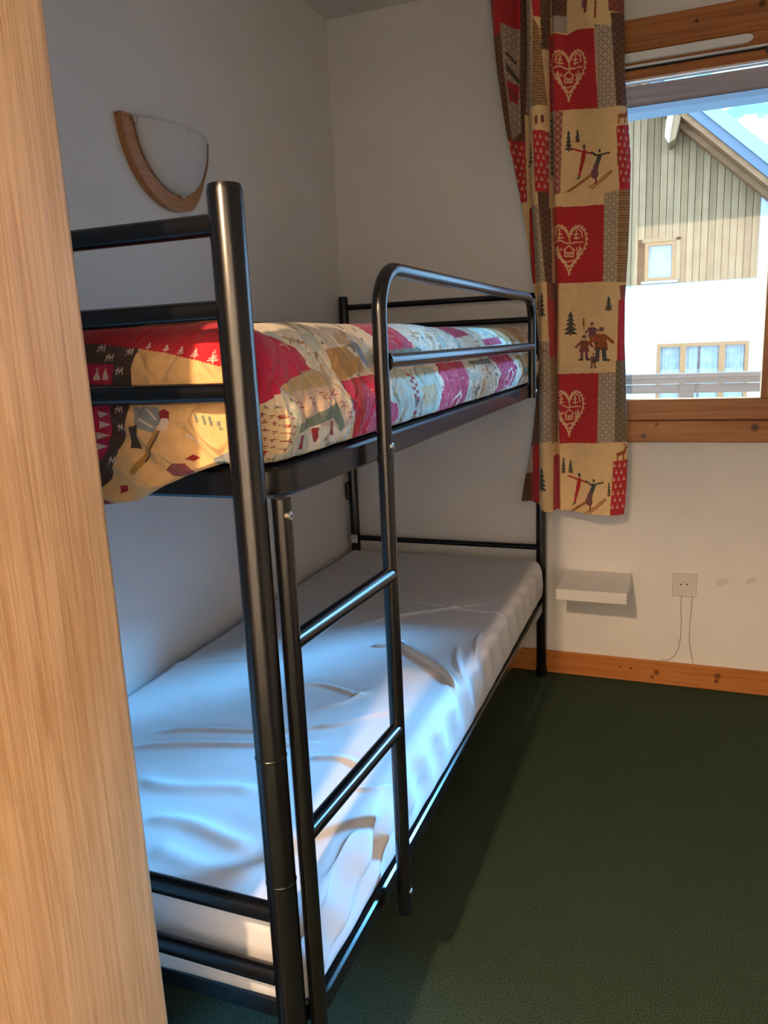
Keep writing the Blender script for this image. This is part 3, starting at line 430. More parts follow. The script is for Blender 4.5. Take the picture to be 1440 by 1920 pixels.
CURTAIN_STROKES=[('print',0.0046,[(0.8786,2.0929),(0.8788,2.0952),(0.8801,2.1012),(0.8834,2.1092),(0.889,2.1165),(0.8967,2.1209),(0.9058,2.1208),(0.9149,2.1157),(0.9229,2.1062),(0.9283,2.0938),(0.9303,2.08),(0.9285,2.0662),(0.9234,2.0534),(0.9156,2.0417),(0.9065,2.031),(0.8975,2.0209),(0.8897,2.0113),(0.8841,2.0024),(0.8807,1.9951),(0.8794,1.9901),(0.8792,1.9883),(0.879,1.9901),(0.8777,1.9955),(0.8742,2.0039),(0.8685,2.0144),(0.8605,2.0264),(0.8512,2.0394),(0.8418,2.053),(0.8337,2.0672),(0.8282,2.0819),(0.8263,2.0964),(0.8282,2.1098),(0.8336,2.1207),(0.8416,2.1276),(0.8509,2.1298),(0.8601,2.1269),(0.8679,2.1199),(0.8737,2.1108),(0.877,2.1017),(0.8784,2.0952),(0.8786,2.0929)]),('print',0.0056,[(0.8786,2.094),(0.8793,2.0935)]),('print',0.0056,[(0.8788,2.0964),(0.8795,2.0959)]),('print',0.0056,[(0.8802,2.1028),(0.8808,2.1023)]),('print',0.0056,[(0.8837,2.1112),(0.8843,2.1106)]),('print',0.0056,[(0.8897,2.1188),(0.8904,2.1183)]),('print',0.0056,[(0.898,2.1234),(0.8986,2.1229)]),('print',0.0056,[(0.9076,2.1233),(0.9083,2.1227)]),('print',0.0056,[(0.9175,2.1179),(0.9181,2.1173)]),('print',0.0056,[(0.9259,2.1079),(0.9266,2.1074)]),('print',0.0056,[(0.9317,2.0949),(0.9323,2.0943)]),('print',0.0056,[(0.9338,2.0804),(0.9345,2.0798)]),('print',0.0056,[(0.932,2.0659),(0.9327,2.0654)]),('print',0.0056,[(0.9265,2.0525),(0.9271,2.0519)]),('print',0.0056,[(0.9182,2.0402),(0.9188,2.0397)]),('print',0.0056,[(0.9084,2.029),(0.9091,2.0285)]),('print',0.0056,[(0.8988,2.0184),(0.8994,2.0179)]),('print',0.0056,[(0.8905,2.0083),(0.8911,2.0078)]),('print',0.0056,[(0.8844,1.9991),(0.8851,1.9985)]),('print',0.0056,[(0.8809,1.9913),(0.8815,1.9908)]),('print',0.0056,[(0.8795,1.9861),(0.8801,1.9855)]),('print',0.0056,[(0.8793,1.9842),(0.8799,1.9837)]),('print',0.0056,[(0.879,1.9862),(0.8797,1.9856)]),('print',0.0056,[(0.8776,1.9918),(0.8782,1.9913)]),('print',0.0056,[(0.8739,2.0006),(0.8746,2.0)]),('print',0.0056,[(0.8677,2.0117),(0.8684,2.0111)]),('print',0.0056,[(0.8592,2.0243),(0.8599,2.0238)]),('print',0.0056,[(0.8493,2.0379),(0.8499,2.0374)]),('print',0.0056,[(0.8392,2.0523),(0.8398,2.0517)]),('print',0.0056,[(0.8305,2.0673),(0.8312,2.0667)]),('print',0.0056,[(0.8247,2.0827),(0.8253,2.0821)]),('print',0.0056,[(0.8226,2.098),(0.8232,2.0974)]),('print',0.0056,[(0.8246,2.112),(0.8253,2.1114)]),('print',0.0056,[(0.8304,2.1234),(0.8311,2.1228)]),('print',0.0056,[(0.839,2.1307),(0.8396,2.1301)]),('print',0.0056,[(0.8489,2.1329),(0.8496,2.1323)]),('print',0.0056,[(0.8588,2.1298),(0.8594,2.1293)]),('print',0.0056,[(0.8672,2.1225),(0.8678,2.122)]),('print',0.0056,[(0.8733,2.1128),(0.874,2.1123)]),('print',0.0056,[(0.8769,2.1034),(0.8776,2.1028)]),('print',0.0056,[(0.8784,2.0965),(0.879,2.096)]),('print',0.0056,[(0.8786,2.094),(0.8793,2.0935)]),('print',0.0042,[(0.8342,2.0847),(0.8552,2.0871),(0.8735,2.0758),(0.8943,2.0753),(0.9201,2.0727)]),('print',0.0042,[(0.8632,2.0575),(0.8788,2.0693),(0.8955,2.0525)]),('print',0.0042,[(0.8674,2.0568),(0.8674,2.039),(0.8915,2.0354),(0.8913,2.0531)]),('print',0.0042,[(0.8684,2.0495),(0.8903,2.0462)]),('print',0.0042,[(0.8463,2.0707),(0.8501,2.0523),(0.858,2.0368)]),('print',0.0042,[(0.9099,2.063),(0.911,2.0501),(0.9024,2.0316)]),('print',0.0042,[(0.8499,2.0915),(0.8525,2.1159)]),('print',0.0042,[(0.8447,2.0959),(0.8604,2.0948)]),('print',0.0042,[(0.8473,2.1061),(0.8577,2.1058)]),('print',0.0042,[(0.8994,2.0837),(0.9002,2.1082)]),('print',0.0042,[(0.8932,2.0882),(0.9097,2.087)]),('print',0.0042,[(0.8941,2.0986),(0.9055,2.0982)]),('print',0.0042,[(0.8633,2.0289),(0.8738,2.0216),(0.8842,2.0243),(0.8947,2.0242)]),('print',0.0042,[(0.8712,2.0148),(0.8791,2.0087),(0.8864,2.0126)]),('print',0.0042,[(0.8813,2.0795),(0.8786,2.0976),(0.8837,2.1073)]),('print',0.0042,[(0.8394,2.1003),(0.842,2.1176),(0.8551,2.1239),(0.8681,2.1148),(0.8755,2.0995)]),('print',0.0042,[(0.8838,2.0982),(0.8899,2.1112),(0.9017,2.1163),(0.9146,2.1058),(0.9179,2.0878)]),('print',0.0042,[(0.8421,2.0664),(0.8517,2.0435),(0.866,2.0228),(0.8791,2.0065)]),('print',0.0042,[(0.9151,2.0551),(0.906,2.0353),(0.8921,2.0189),(0.8791,2.0065)]),('print',0.0042,[(0.8763,2.0483),(0.8763,2.0384)]),('print',0.0042,[(0.8831,2.0473),(0.8831,2.0373)]),('print',0.0042,[(0.8569,2.0641),(0.8537,2.0575)]),('print',0.0042,[(0.9017,2.0586),(0.9048,2.0482),(0.9018,2.0402)]),('print',0.0046,[(0.8834,1.5754),(0.8836,1.5779),(0.885,1.5845),(0.8885,1.5932),(0.8945,1.6015),(0.9029,1.6067),(0.9126,1.6073),(0.9225,1.6025),(0.931,1.593),(0.9368,1.5801),(0.939,1.5655),(0.9371,1.5507),(0.9316,1.5366),(0.9232,1.5235),(0.9134,1.5114),(0.9037,1.4999),(0.8953,1.489),(0.8892,1.4791),(0.8857,1.471),(0.8843,1.4656),(0.8841,1.4636),(0.8838,1.4656),(0.8824,1.4712),(0.8787,1.4799),(0.8724,1.4908),(0.8639,1.503),(0.8539,1.5161),(0.8437,1.53),(0.835,1.5446),(0.8291,1.5599)]),('print',0.0046,[(0.8291,1.5897),(0.8349,1.6017),(0.8435,1.6098),(0.8535,1.6128),(0.8634,1.6104),(0.8719,1.6036),(0.878,1.5942),(0.8817,1.5848),(0.8832,1.5779),(0.8834,1.5754)]),('print',0.0056,[(0.8834,1.5767),(0.8841,1.5761)]),('print',0.0056,[(0.8836,1.5792),(0.8843,1.5787)]),('print',0.0056,[(0.8851,1.5862),(0.8858,1.5856)]),('print',0.0056,[(0.8889,1.5954),(0.8895,1.5948)]),('print',0.0056,[(0.8953,1.604),(0.896,1.6035)]),('print',0.0056,[(0.9042,1.6095),(0.9049,1.609)]),('print',0.0056,[(0.9146,1.6101),(0.9153,1.6095)]),('print',0.0056,[(0.9252,1.6051),(0.9259,1.6045)]),('print',0.0056,[(0.9343,1.5951),(0.935,1.5945)]),('print',0.0056,[(0.9405,1.5815),(0.9412,1.581)]),('print',0.0056,[(0.9428,1.5662),(0.9435,1.5656)]),('print',0.0056,[(0.9408,1.5506),(0.9415,1.5501)]),('print',0.0056,[(0.9349,1.5358),(0.9356,1.5353)]),('print',0.0056,[(0.926,1.5221),(0.9267,1.5216)]),('print',0.0056,[(0.9155,1.5094),(0.9162,1.5089)]),('print',0.0056,[(0.9051,1.4973),(0.9058,1.4968)]),('print',0.0056,[(0.8962,1.4859),(0.8968,1.4854)]),('print',0.0056,[(0.8896,1.4755),(0.8903,1.475)]),('print',0.0056,[(0.8858,1.467),(0.8865,1.4665)]),('print',0.0056,[(0.8843,1.4613),(0.885,1.4608)]),('print',0.0056,[(0.8841,1.4593),(0.8848,1.4587)]),('print',0.0056,[(0.8839,1.4613),(0.8845,1.4608)]),('print',0.0056,[(0.8823,1.4673),(0.883,1.4667)]),('print',0.0056,[(0.8783,1.4764),(0.879,1.4758)]),('print',0.0056,[(0.8717,1.4878),(0.8723,1.4872)]),('print',0.0056,[(0.8625,1.5006),(0.8632,1.5001)]),('print',0.0056,[(0.8518,1.5144),(0.8525,1.5139)]),('print',0.0056,[(0.8409,1.529),(0.8416,1.5285)]),('print',0.0056,[(0.8316,1.5444),(0.8323,1.5439)]),('print',0.0056,[(0.8315,1.6044),(0.8322,1.6039)]),('print',0.0056,[(0.8407,1.6129),(0.8414,1.6123)]),('print',0.0056,[(0.8514,1.6159),(0.8521,1.6154)]),('print',0.0056,[(0.862,1.6134),(0.8627,1.6129)]),('print',0.0056,[(0.8711,1.6062),(0.8717,1.6057)]),('print',0.0056,[(0.8777,1.5964),(0.8783,1.5958)]),('print',0.0056,[(0.8816,1.5865),(0.8822,1.5859)]),('print',0.0056,[(0.8831,1.5793),(0.8838,1.5787)]),('print',0.0056,[(0.8834,1.5767),(0.8841,1.5761)]),('print',0.0042,[(0.8355,1.5634),(0.8582,1.5675),(0.8779,1.5567),(0.9003,1.5578),(0.928,1.557)]),('print',0.0042,[(0.8668,1.5364),(0.8835,1.5502),(0.9016,1.5335)]),('print',0.0042,[(0.8713,1.536),(0.8714,1.517),(0.8972,1.5149),(0.8971,1.5339)]),('print',0.0042,[(0.8724,1.5283),(0.896,1.5264)]),('print',0.0042,[(0.8486,1.5493),(0.8527,1.5299),(0.8612,1.5139)]),('print',0.0042,[(0.917,1.5459),(0.9183,1.5322),(0.909,1.5117)]),('print',0.0042,[(0.8525,1.5718),(0.8552,1.598)]),('print',0.0042,[(0.8468,1.5761),(0.8638,1.5761)]),('print',0.0042,[(0.8496,1.5872),(0.8609,1.5877)]),('print',0.0042,[(0.9058,1.5672),(0.9067,1.5934)]),('print',0.0042,[(0.899,1.5715),(0.9168,1.5715)]),('print',0.0042,[(0.9001,1.5827),(0.9123,1.5831)]),('print',0.0042,[(0.8669,1.5058),(0.8782,1.4988),(0.8895,1.5026),(0.9007,1.5032)]),('print',0.0042,[(0.8754,1.4914),(0.8839,1.4854),(0.8918,1.4902)]),('print',0.0042,[(0.8863,1.5613),(0.8834,1.5804),(0.8889,1.5912)]),('print',0.0042,[(0.8412,1.5804),(0.844,1.5991),(0.858,1.6068),(0.8721,1.598),(0.88,1.5822)]),('print',0.0042,[(0.8889,1.5814),(0.8955,1.5959),(0.9082,1.6022),(0.9222,1.592),(0.9257,1.5729)]),('print',0.0042,[(0.8441,1.5444),(0.8544,1.5206),(0.8698,1.4995),(0.884,1.4831)]),('print',0.0042,[(0.9227,1.5378),(0.9129,1.5159),(0.8979,1.4973),(0.884,1.4831)]),('print',0.0042,[(0.8809,1.5276),(0.8809,1.517)]),('print',0.0042,[(0.8882,1.527),(0.8882,1.5164)]),('print',0.0042,[(0.86,1.543),(0.8566,1.5357)]),('print',0.0042,[(0.9082,1.5406),(0.9116,1.5297),(0.9084,1.5208)]),('print',0.0046,[(0.8866,1.0453),(0.8868,1.0478),(0.888,1.0545),(0.891,1.0635),(0.8963,1.0721),(0.9035,1.078),(0.912,1.0793),(0.9206,1.0753),(0.928,1.0665),(0.9331,1.054),(0.935,1.0396),(0.9334,1.0247),(0.9286,1.0103),(0.9213,0.9966),(0.9128,0.9838),(0.9043,0.9717),(0.8971,0.9602),(0.8918,0.9499),(0.8887,0.9416),(0.8875,0.9361),(0.8873,0.9341),(0.8871,0.9361),(0.8858,0.9416),(0.8826,0.9499),(0.8772,0.9603),(0.8697,0.9718),(0.861,0.9841),(0.8522,0.9972)]),('print',0.0046,[(0.8519,1.0766),(0.8606,1.0803),(0.8692,1.0787),(0.8766,1.0725),(0.882,1.0636),(0.8851,1.0545),(0.8864,1.0478),(0.8866,1.0453)]),('print',0.0056,[(0.8866,1.0466),(0.8873,1.046)]),('print',0.0056,[(0.8868,1.0492),(0.8875,1.0486)]),('print',0.0056,[(0.8881,1.0562),(0.8888,1.0557)]),('print',0.0056,[(0.8914,1.0656),(0.8921,1.0651)]),('print',0.0056,[(0.897,1.0747),(0.8977,1.0742)]),('print',0.0056,[(0.9047,1.0809),(0.9054,1.0803)]),('print',0.0056,[(0.9138,1.0822),(0.9145,1.0817)]),('print',0.0056,[(0.923,1.078),(0.9237,1.0775)]),('print',0.0056,[(0.9309,1.0687),(0.9316,1.0682)]),('print',0.0056,[(0.9363,1.0557),(0.937,1.0552)]),('print',0.0056,[(0.9384,1.0406),(0.9391,1.04)]),('print',0.0056,[(0.9366,1.0249),(0.9373,1.0244)]),('print',0.0056,[(0.9315,1.0098),(0.9322,1.0092)]),('print',0.0056,[(0.9237,0.9954),(0.9244,0.9949)]),('print',0.0056,[(0.9146,0.982),(0.9153,0.9814)]),('print',0.0056,[(0.9056,0.9692),(0.9063,0.9687)]),('print',0.0056,[(0.8978,0.9572),(0.8985,0.9567)]),('print',0.0056,[(0.8921,0.9464),(0.8928,0.9458)]),('print',0.0056,[(0.8888,0.9376),(0.8895,0.9371)]),('print',0.0056,[(0.8875,0.9318),(0.8882,0.9313)]),('print',0.0056,[(0.8873,0.9298),(0.888,0.9293)]),('print',0.0056,[(0.8871,0.9318),(0.8878,0.9313)]),('print',0.0056,[(0.8857,0.9376),(0.8864,0.9371)]),('print',0.0056,[(0.8823,0.9464),(0.883,0.9459)]),('print',0.0056,[(0.8765,0.9573),(0.8772,0.9567)]),('print',0.0056,[(0.8685,0.9694),(0.8692,0.9688)]),('print',0.0056,[(0.8592,0.9823),(0.8599,0.9818)]),('print',0.0056,[(0.8588,1.0833),(0.8595,1.0828)]),('print',0.0056,[(0.868,1.0816),(0.8687,1.0811)]),('print',0.0056,[(0.8759,1.0751),(0.8766,1.0746)]),('print',0.0056,[(0.8816,1.0658),(0.8823,1.0652)]),('print',0.0056,[(0.885,1.0563),(0.8857,1.0557)]),('print',0.0056,[(0.8864,1.0492),(0.8871,1.0486)]),('print',0.0056,[(0.8866,1.0466),(0.8873,1.046)]),('print',0.0042,[(0.8647,1.0356),(0.8819,1.0263),(0.9013,1.0291),(0.9255,1.0303)]),('print',0.0042,[(0.8722,1.0053),(0.8868,1.0202),(0.9024,1.005)]),('print',0.0042,[(0.8761,1.0052),(0.8762,0.9863),(0.8987,0.9861),(0.8986,1.005)]),('print',0.0042,[(0.8771,0.9976),(0.8976,0.9975)]),('print',0.0042,[(0.8564,1.0168),(0.8599,0.9978),(0.8674,0.9825)]),('print',0.0042,[(0.9159,1.0184),(0.917,1.0049),(0.9089,0.9838)]),('print',0.0042,[(0.8598,1.0395),(0.8621,1.0658)]),('print',0.0042,[(0.8549,1.0433),(0.8695,1.0446)]),('print',0.0042,[(0.8573,1.0546),(0.867,1.0559)]),('print',0.0042,[(0.9061,1.0388),(0.9068,1.065)]),('print',0.0042,[(0.9002,1.0426),(0.9157,1.0439)]),('print',0.0042,[(0.9011,1.0539),(0.9118,1.0552)]),('print',0.0042,[(0.8723,0.9749),(0.8822,0.9687),(0.8919,0.9733),(0.9017,0.9747)]),('print',0.0042,[(0.8798,0.9611),(0.8872,0.9558),(0.894,0.9611)]),('print',0.0042,[(0.8891,1.0315),(0.8866,1.0503),(0.8914,1.0615)]),('print',0.0042,[(0.8523,1.0659),(0.8645,1.0747),(0.8768,1.067),(0.8837,1.0519)]),('print',0.0042,[(0.8914,1.0518),(0.8972,1.0667),(0.9082,1.0739),(0.9203,1.0648),(0.9234,1.046)]),('print',0.0042,[(0.8525,1.0115),(0.8614,0.9887),(0.8748,0.9688),(0.8872,0.9535)]),('print',0.0042,[(0.9208,1.0108),(0.9123,0.9883),(0.8993,0.9687),(0.8872,0.9535)]),('print',0.0042,[(0.8845,0.9976),(0.8845,0.987)]),('print',0.0042,[(0.8908,0.9975),(0.8909,0.9869)]),('print',0.0042,[(0.8663,1.0114),(0.8634,1.0038)]),('print',0.0042,[(0.9082,1.0125),(0.9112,1.0019),(0.9084,0.9929)]),('red',0.0056,[(0.8917,1.8432),(0.9115,1.8344),(0.928,1.8277),(0.9542,1.8183)]),('red',0.014,[(0.9296,1.8275),(0.925,1.8031)]),('red',0.0114,[(0.925,1.8031),(0.9186,1.7787)]),('red',0.0079,[(0.9186,1.7787),(0.9139,1.7571)]),('dkgreen',0.0088,[(0.9286,1.8448),(0.9295,1.84)]),('dkgreen',0.0053,[(0.9155,1.7553),(0.9089,1.7513)]),('dkgreen',0.0059,[(0.9542,1.8214),(0.9673,1.8105),(0.9802,1.8089),(1.0075,1.8118)]),('dkgreen',0.014,[(0.9787,1.806),(0.9709,1.7851)]),('mauve',0.0175,[(0.9677,1.7792),(0.9631,1.7578)]),('mauve',0.0227,[(0.9631,1.761),(0.9648,1.7545)]),('dkgreen',0.0079,[(0.9784,1.8231),(0.9789,1.8199)]),('redbrown',0.0053,[(0.9681,1.7462),(0.9684,1.7273)]),('rust',0.0039,[(0.8725,1.7138),(0.9124,1.7367),(0.9533,1.7589)]),('rust',0.0039,[(0.8825,1.716),(0.9223,1.7371),(0.955,1.754)]),('rust',0.0039,[(0.9472,1.7202),(0.9813,1.7369),(1.0148,1.7597)]),('rust',0.0039,[(0.9555,1.7145),(0.9878,1.733),(1.0165,1.7548)]),('red',0.0056,[(0.8863,0.791),(0.9064,0.7845),(0.9232,0.7797),(0.9498,0.7734)]),('red',0.014,[(0.9248,0.7797),(0.9201,0.7519)]),('red',0.0114,[(0.9201,0.7519),(0.9136,0.7239)]),('red',0.0079,[(0.9136,0.7239),(0.9088,0.6992)]),('dkgreen',0.0088,[(0.9238,0.7986),(0.9247,0.7935)]),('dkgreen',0.0053,[(0.9105,0.6975),(0.9038,0.692)]),('dkgreen',0.0059,[(0.9497,0.7768),(0.963,0.7668),(0.9762,0.7671),(1.0039,0.7746)]),('dkgreen',0.014,[(0.9746,0.7636),(0.9667,0.7393)]),('mauve',0.0175,[(0.9635,0.7323),(0.9588,0.7078)]),('mauve',0.0227,[(0.9587,0.7113),(0.9605,0.7044)]),('dkgreen',0.0079,[(0.9744,0.7825),(0.9749,0.7791)]),('redbrown',0.0053,[(0.9639,0.6958),(0.9641,0.6749)]),('rust',0.0039,[(0.8667,0.6447),(0.9072,0.6763),(0.9488,0.7075)]),('rust',0.0039,[(0.8769,0.6487),(0.9173,0.6785),(0.9505,0.7023)]),('rust',0.0039,[(0.9426,0.6636),(0.9772,0.6876),(1.0113,0.7181)]),('rust',0.0039,[(0.951,0.6587),(0.9839,0.6843),(1.013,0.713)]),('rust',0.0042,[(0.8801,1.843),(0.8801,1.8368)]),('rust',0.0042,[(0.908,1.8623),(0.908,1.8583)]),('rust',0.0042,[(0.7619,1.8123),(0.7619,1.8049)]),('rust',0.0042,[(0.8023,0.7513),(0.8023,0.7426)]),('rust',0.0042,[(0.8904,1.2728),(0.8905,1.2648)]),('rust',0.0042,[(1.0137,1.3415),(1.0138,1.3368)]),('rust',0.0042,[(0.8044,1.3375),(0.8044,1.3295)]),('rust',0.0042,[(0.7796,1.3585),(0.7796,1.3533)]),('rust',0.0042,[(0.87,0.8065),(0.87,0.8006)]),('rust',0.0042,[(0.8935,0.8058),(0.8935,0.801)]),('rust',0.0042,[(1.0239,0.7315),(1.0239,0.7263)]),('rust',0.0123,[(1.0358,1.915),(1.0514,1.9174)]),('rust',0.0042,[(1.0343,1.9122),(1.033,1.8942)]),('rust',0.0042,[(1.0499,1.9131),(1.0503,1.8964)]),('rust',0.007,[(1.0514,1.9189),(1.0574,1.9316)]),('rust',0.0032,[(1.0573,1.9331),(1.0509,1.943)]),('rust',0.0032,[(1.0589,1.9329),(1.0634,1.9427)]),('rust',0.0123,[(1.0508,0.8691),(1.0678,0.8746)]),('rust',0.0042,[(1.0492,0.8655),(1.0479,0.8438)]),('rust',0.0042,[(1.0662,0.8692),(1.0666,0.8495)]),('rust',0.007,[(1.0678,0.8764),(1.0743,0.8926)]),('rust',0.0032,[(1.0743,0.8944),(1.0672,0.905)]),('rust',0.0032,[(1.076,0.8944),(1.0808,0.9069)]),('mauve',0.0097,[(0.9287,1.2116),(0.9278,1.1853)]),('mauve',0.0097,[(0.943,1.211),(0.9456,1.1863)]),('dkgreen',0.0056,[(0.9278,1.1853),(0.9183,1.184)]),('dkgreen',0.0056,[(0.9456,1.1863),(0.9552,1.1843)]),('print',0.0121,[(0.9355,1.2533),(0.936,1.2525)]),('dkgreen',0.0105,[(0.9345,1.2589),(0.9371,1.2588)]),('redbrown',0.0072,[(0.9261,1.2427),(0.9083,1.2259)]),('redbrown',0.0072,[(0.945,1.2419),(0.9641,1.2269)]),('rust',0.0084,[(0.9583,1.2584),(0.9576,1.2358)]),('rust',0.0084,[(0.9706,1.2578),(0.9729,1.2365)]),('dkgreen',0.0049,[(0.9576,1.2358),(0.9494,1.2347)]),('dkgreen',0.0049,[(0.9729,1.2365),(0.9811,1.2348)]),('print',0.0105,[(0.9606,1.2944),(0.9611,1.2937)]),('redbrown',0.0091,[(0.9597,1.2992),(0.9622,1.2991)]),('mauve',0.0063,[(0.9525,1.2853),(0.9408,1.2708)]),('mauve',0.0063,[(0.9689,1.2845),(0.9887,1.2713)]),('dkgreen',0.013,[(0.981,1.2175),(0.9799,1.1823)]),('dkgreen',0.013,[(0.9999,1.2168),(1.0036,1.1836)]),('dkgreen',0.0076,[(0.9799,1.1823),(0.9672,1.1806)]),('dkgreen',0.0076,[(1.0036,1.1836),(1.0162,1.1811)]),('print',0.0163,[(0.9913,1.2731),(0.9919,1.2721)]),('mauve',0.0141,[(0.9904,1.2805),(0.9929,1.2804)]),('rust',0.0098,[(0.979,1.2589),(0.9538,1.2367)]),('rust',0.0098,[(1.0041,1.2578),(1.0277,1.2378)]),('redbrown',0.0055,[(0.9632,1.174),(0.9627,1.1591)]),('redbrown',0.0055,[(0.9712,1.1737),(0.9727,1.1597)]),('dkgreen',0.0032,[(0.9627,1.1591),(0.9574,1.1584)]),('dkgreen',0.0032,[(0.9727,1.1597),(0.9781,1.1586)]),('print',0.0068,[(0.9669,1.1977),(0.9674,1.1972)]),('rust',0.0059,[(0.966,1.2009),(0.9686,1.2008)]),('mauve',0.0041,[(0.9617,1.1916),(0.9517,1.182)]),('mauve',0.0041,[(0.9723,1.1912),(0.9831,1.1828)]),('rust',0.007,[(0.9331,1.3159),(0.9333,1.2954)]),('rust',0.0026,[(0.9333,1.2954),(0.9352,1.2748)]),('dkgreen',0.007,[(0.6872,2.1468),(0.7074,2.1252)]),('redbrown',0.0105,[(0.6947,2.0451),(0.7065,2.0199)]),('mauve',0.0088,[(0.9268,2.2605),(0.9239,2.2349)]),('rust',0.007,[(0.9616,2.2368),(0.9606,2.1964)]),('redbrown',0.0088,[(0.9332,2.2535),(0.9304,2.2192)]),('redbrown',0.0053,[(0.776,1.338),(0.7938,1.3474),(0.808,1.3535)]),('rust',0.0035,[(0.7901,1.2325),(0.8186,1.2138)]),('redbrown',0.0088,[(0.7879,1.9381),(0.7878,1.9208)]),('redbrown',0.0088,[(0.8047,1.9389),(0.8047,1.9248)])]
CURTAIN_EDGE=[(2.3079,0.6345,2.2343,1.0388),(2.0731,0.6639,2.0149,1.0479),(1.912,0.6864,1.8628,1.0635),(1.8298,0.7013,1.7857,1.0699),(1.6634,0.728,1.63,1.0702),(1.5451,0.7449,1.5186,1.0677),(1.4422,0.7604,1.4215,1.0633),(1.3901,0.7708,1.3723,1.061),(1.2506,0.7776,1.2385,1.0621),(1.1443,0.7755,1.1361,1.0676),(1.0362,0.7697,1.0321,1.0714),(0.8699,0.7487,0.8729,1.0781),(0.7752,0.7332,0.7827,1.0783),(0.6885,0.7232,0.7003,1.0748),(0.6399,0.721,0.6538,1.0706)]
CURTAIN_HEM=[(0.7214,0.6981),(0.7761,0.6845),(0.8227,0.6708),(0.8596,0.6702),(0.9504,0.6641),(1.0215,0.6594),(1.0705,0.6594)]
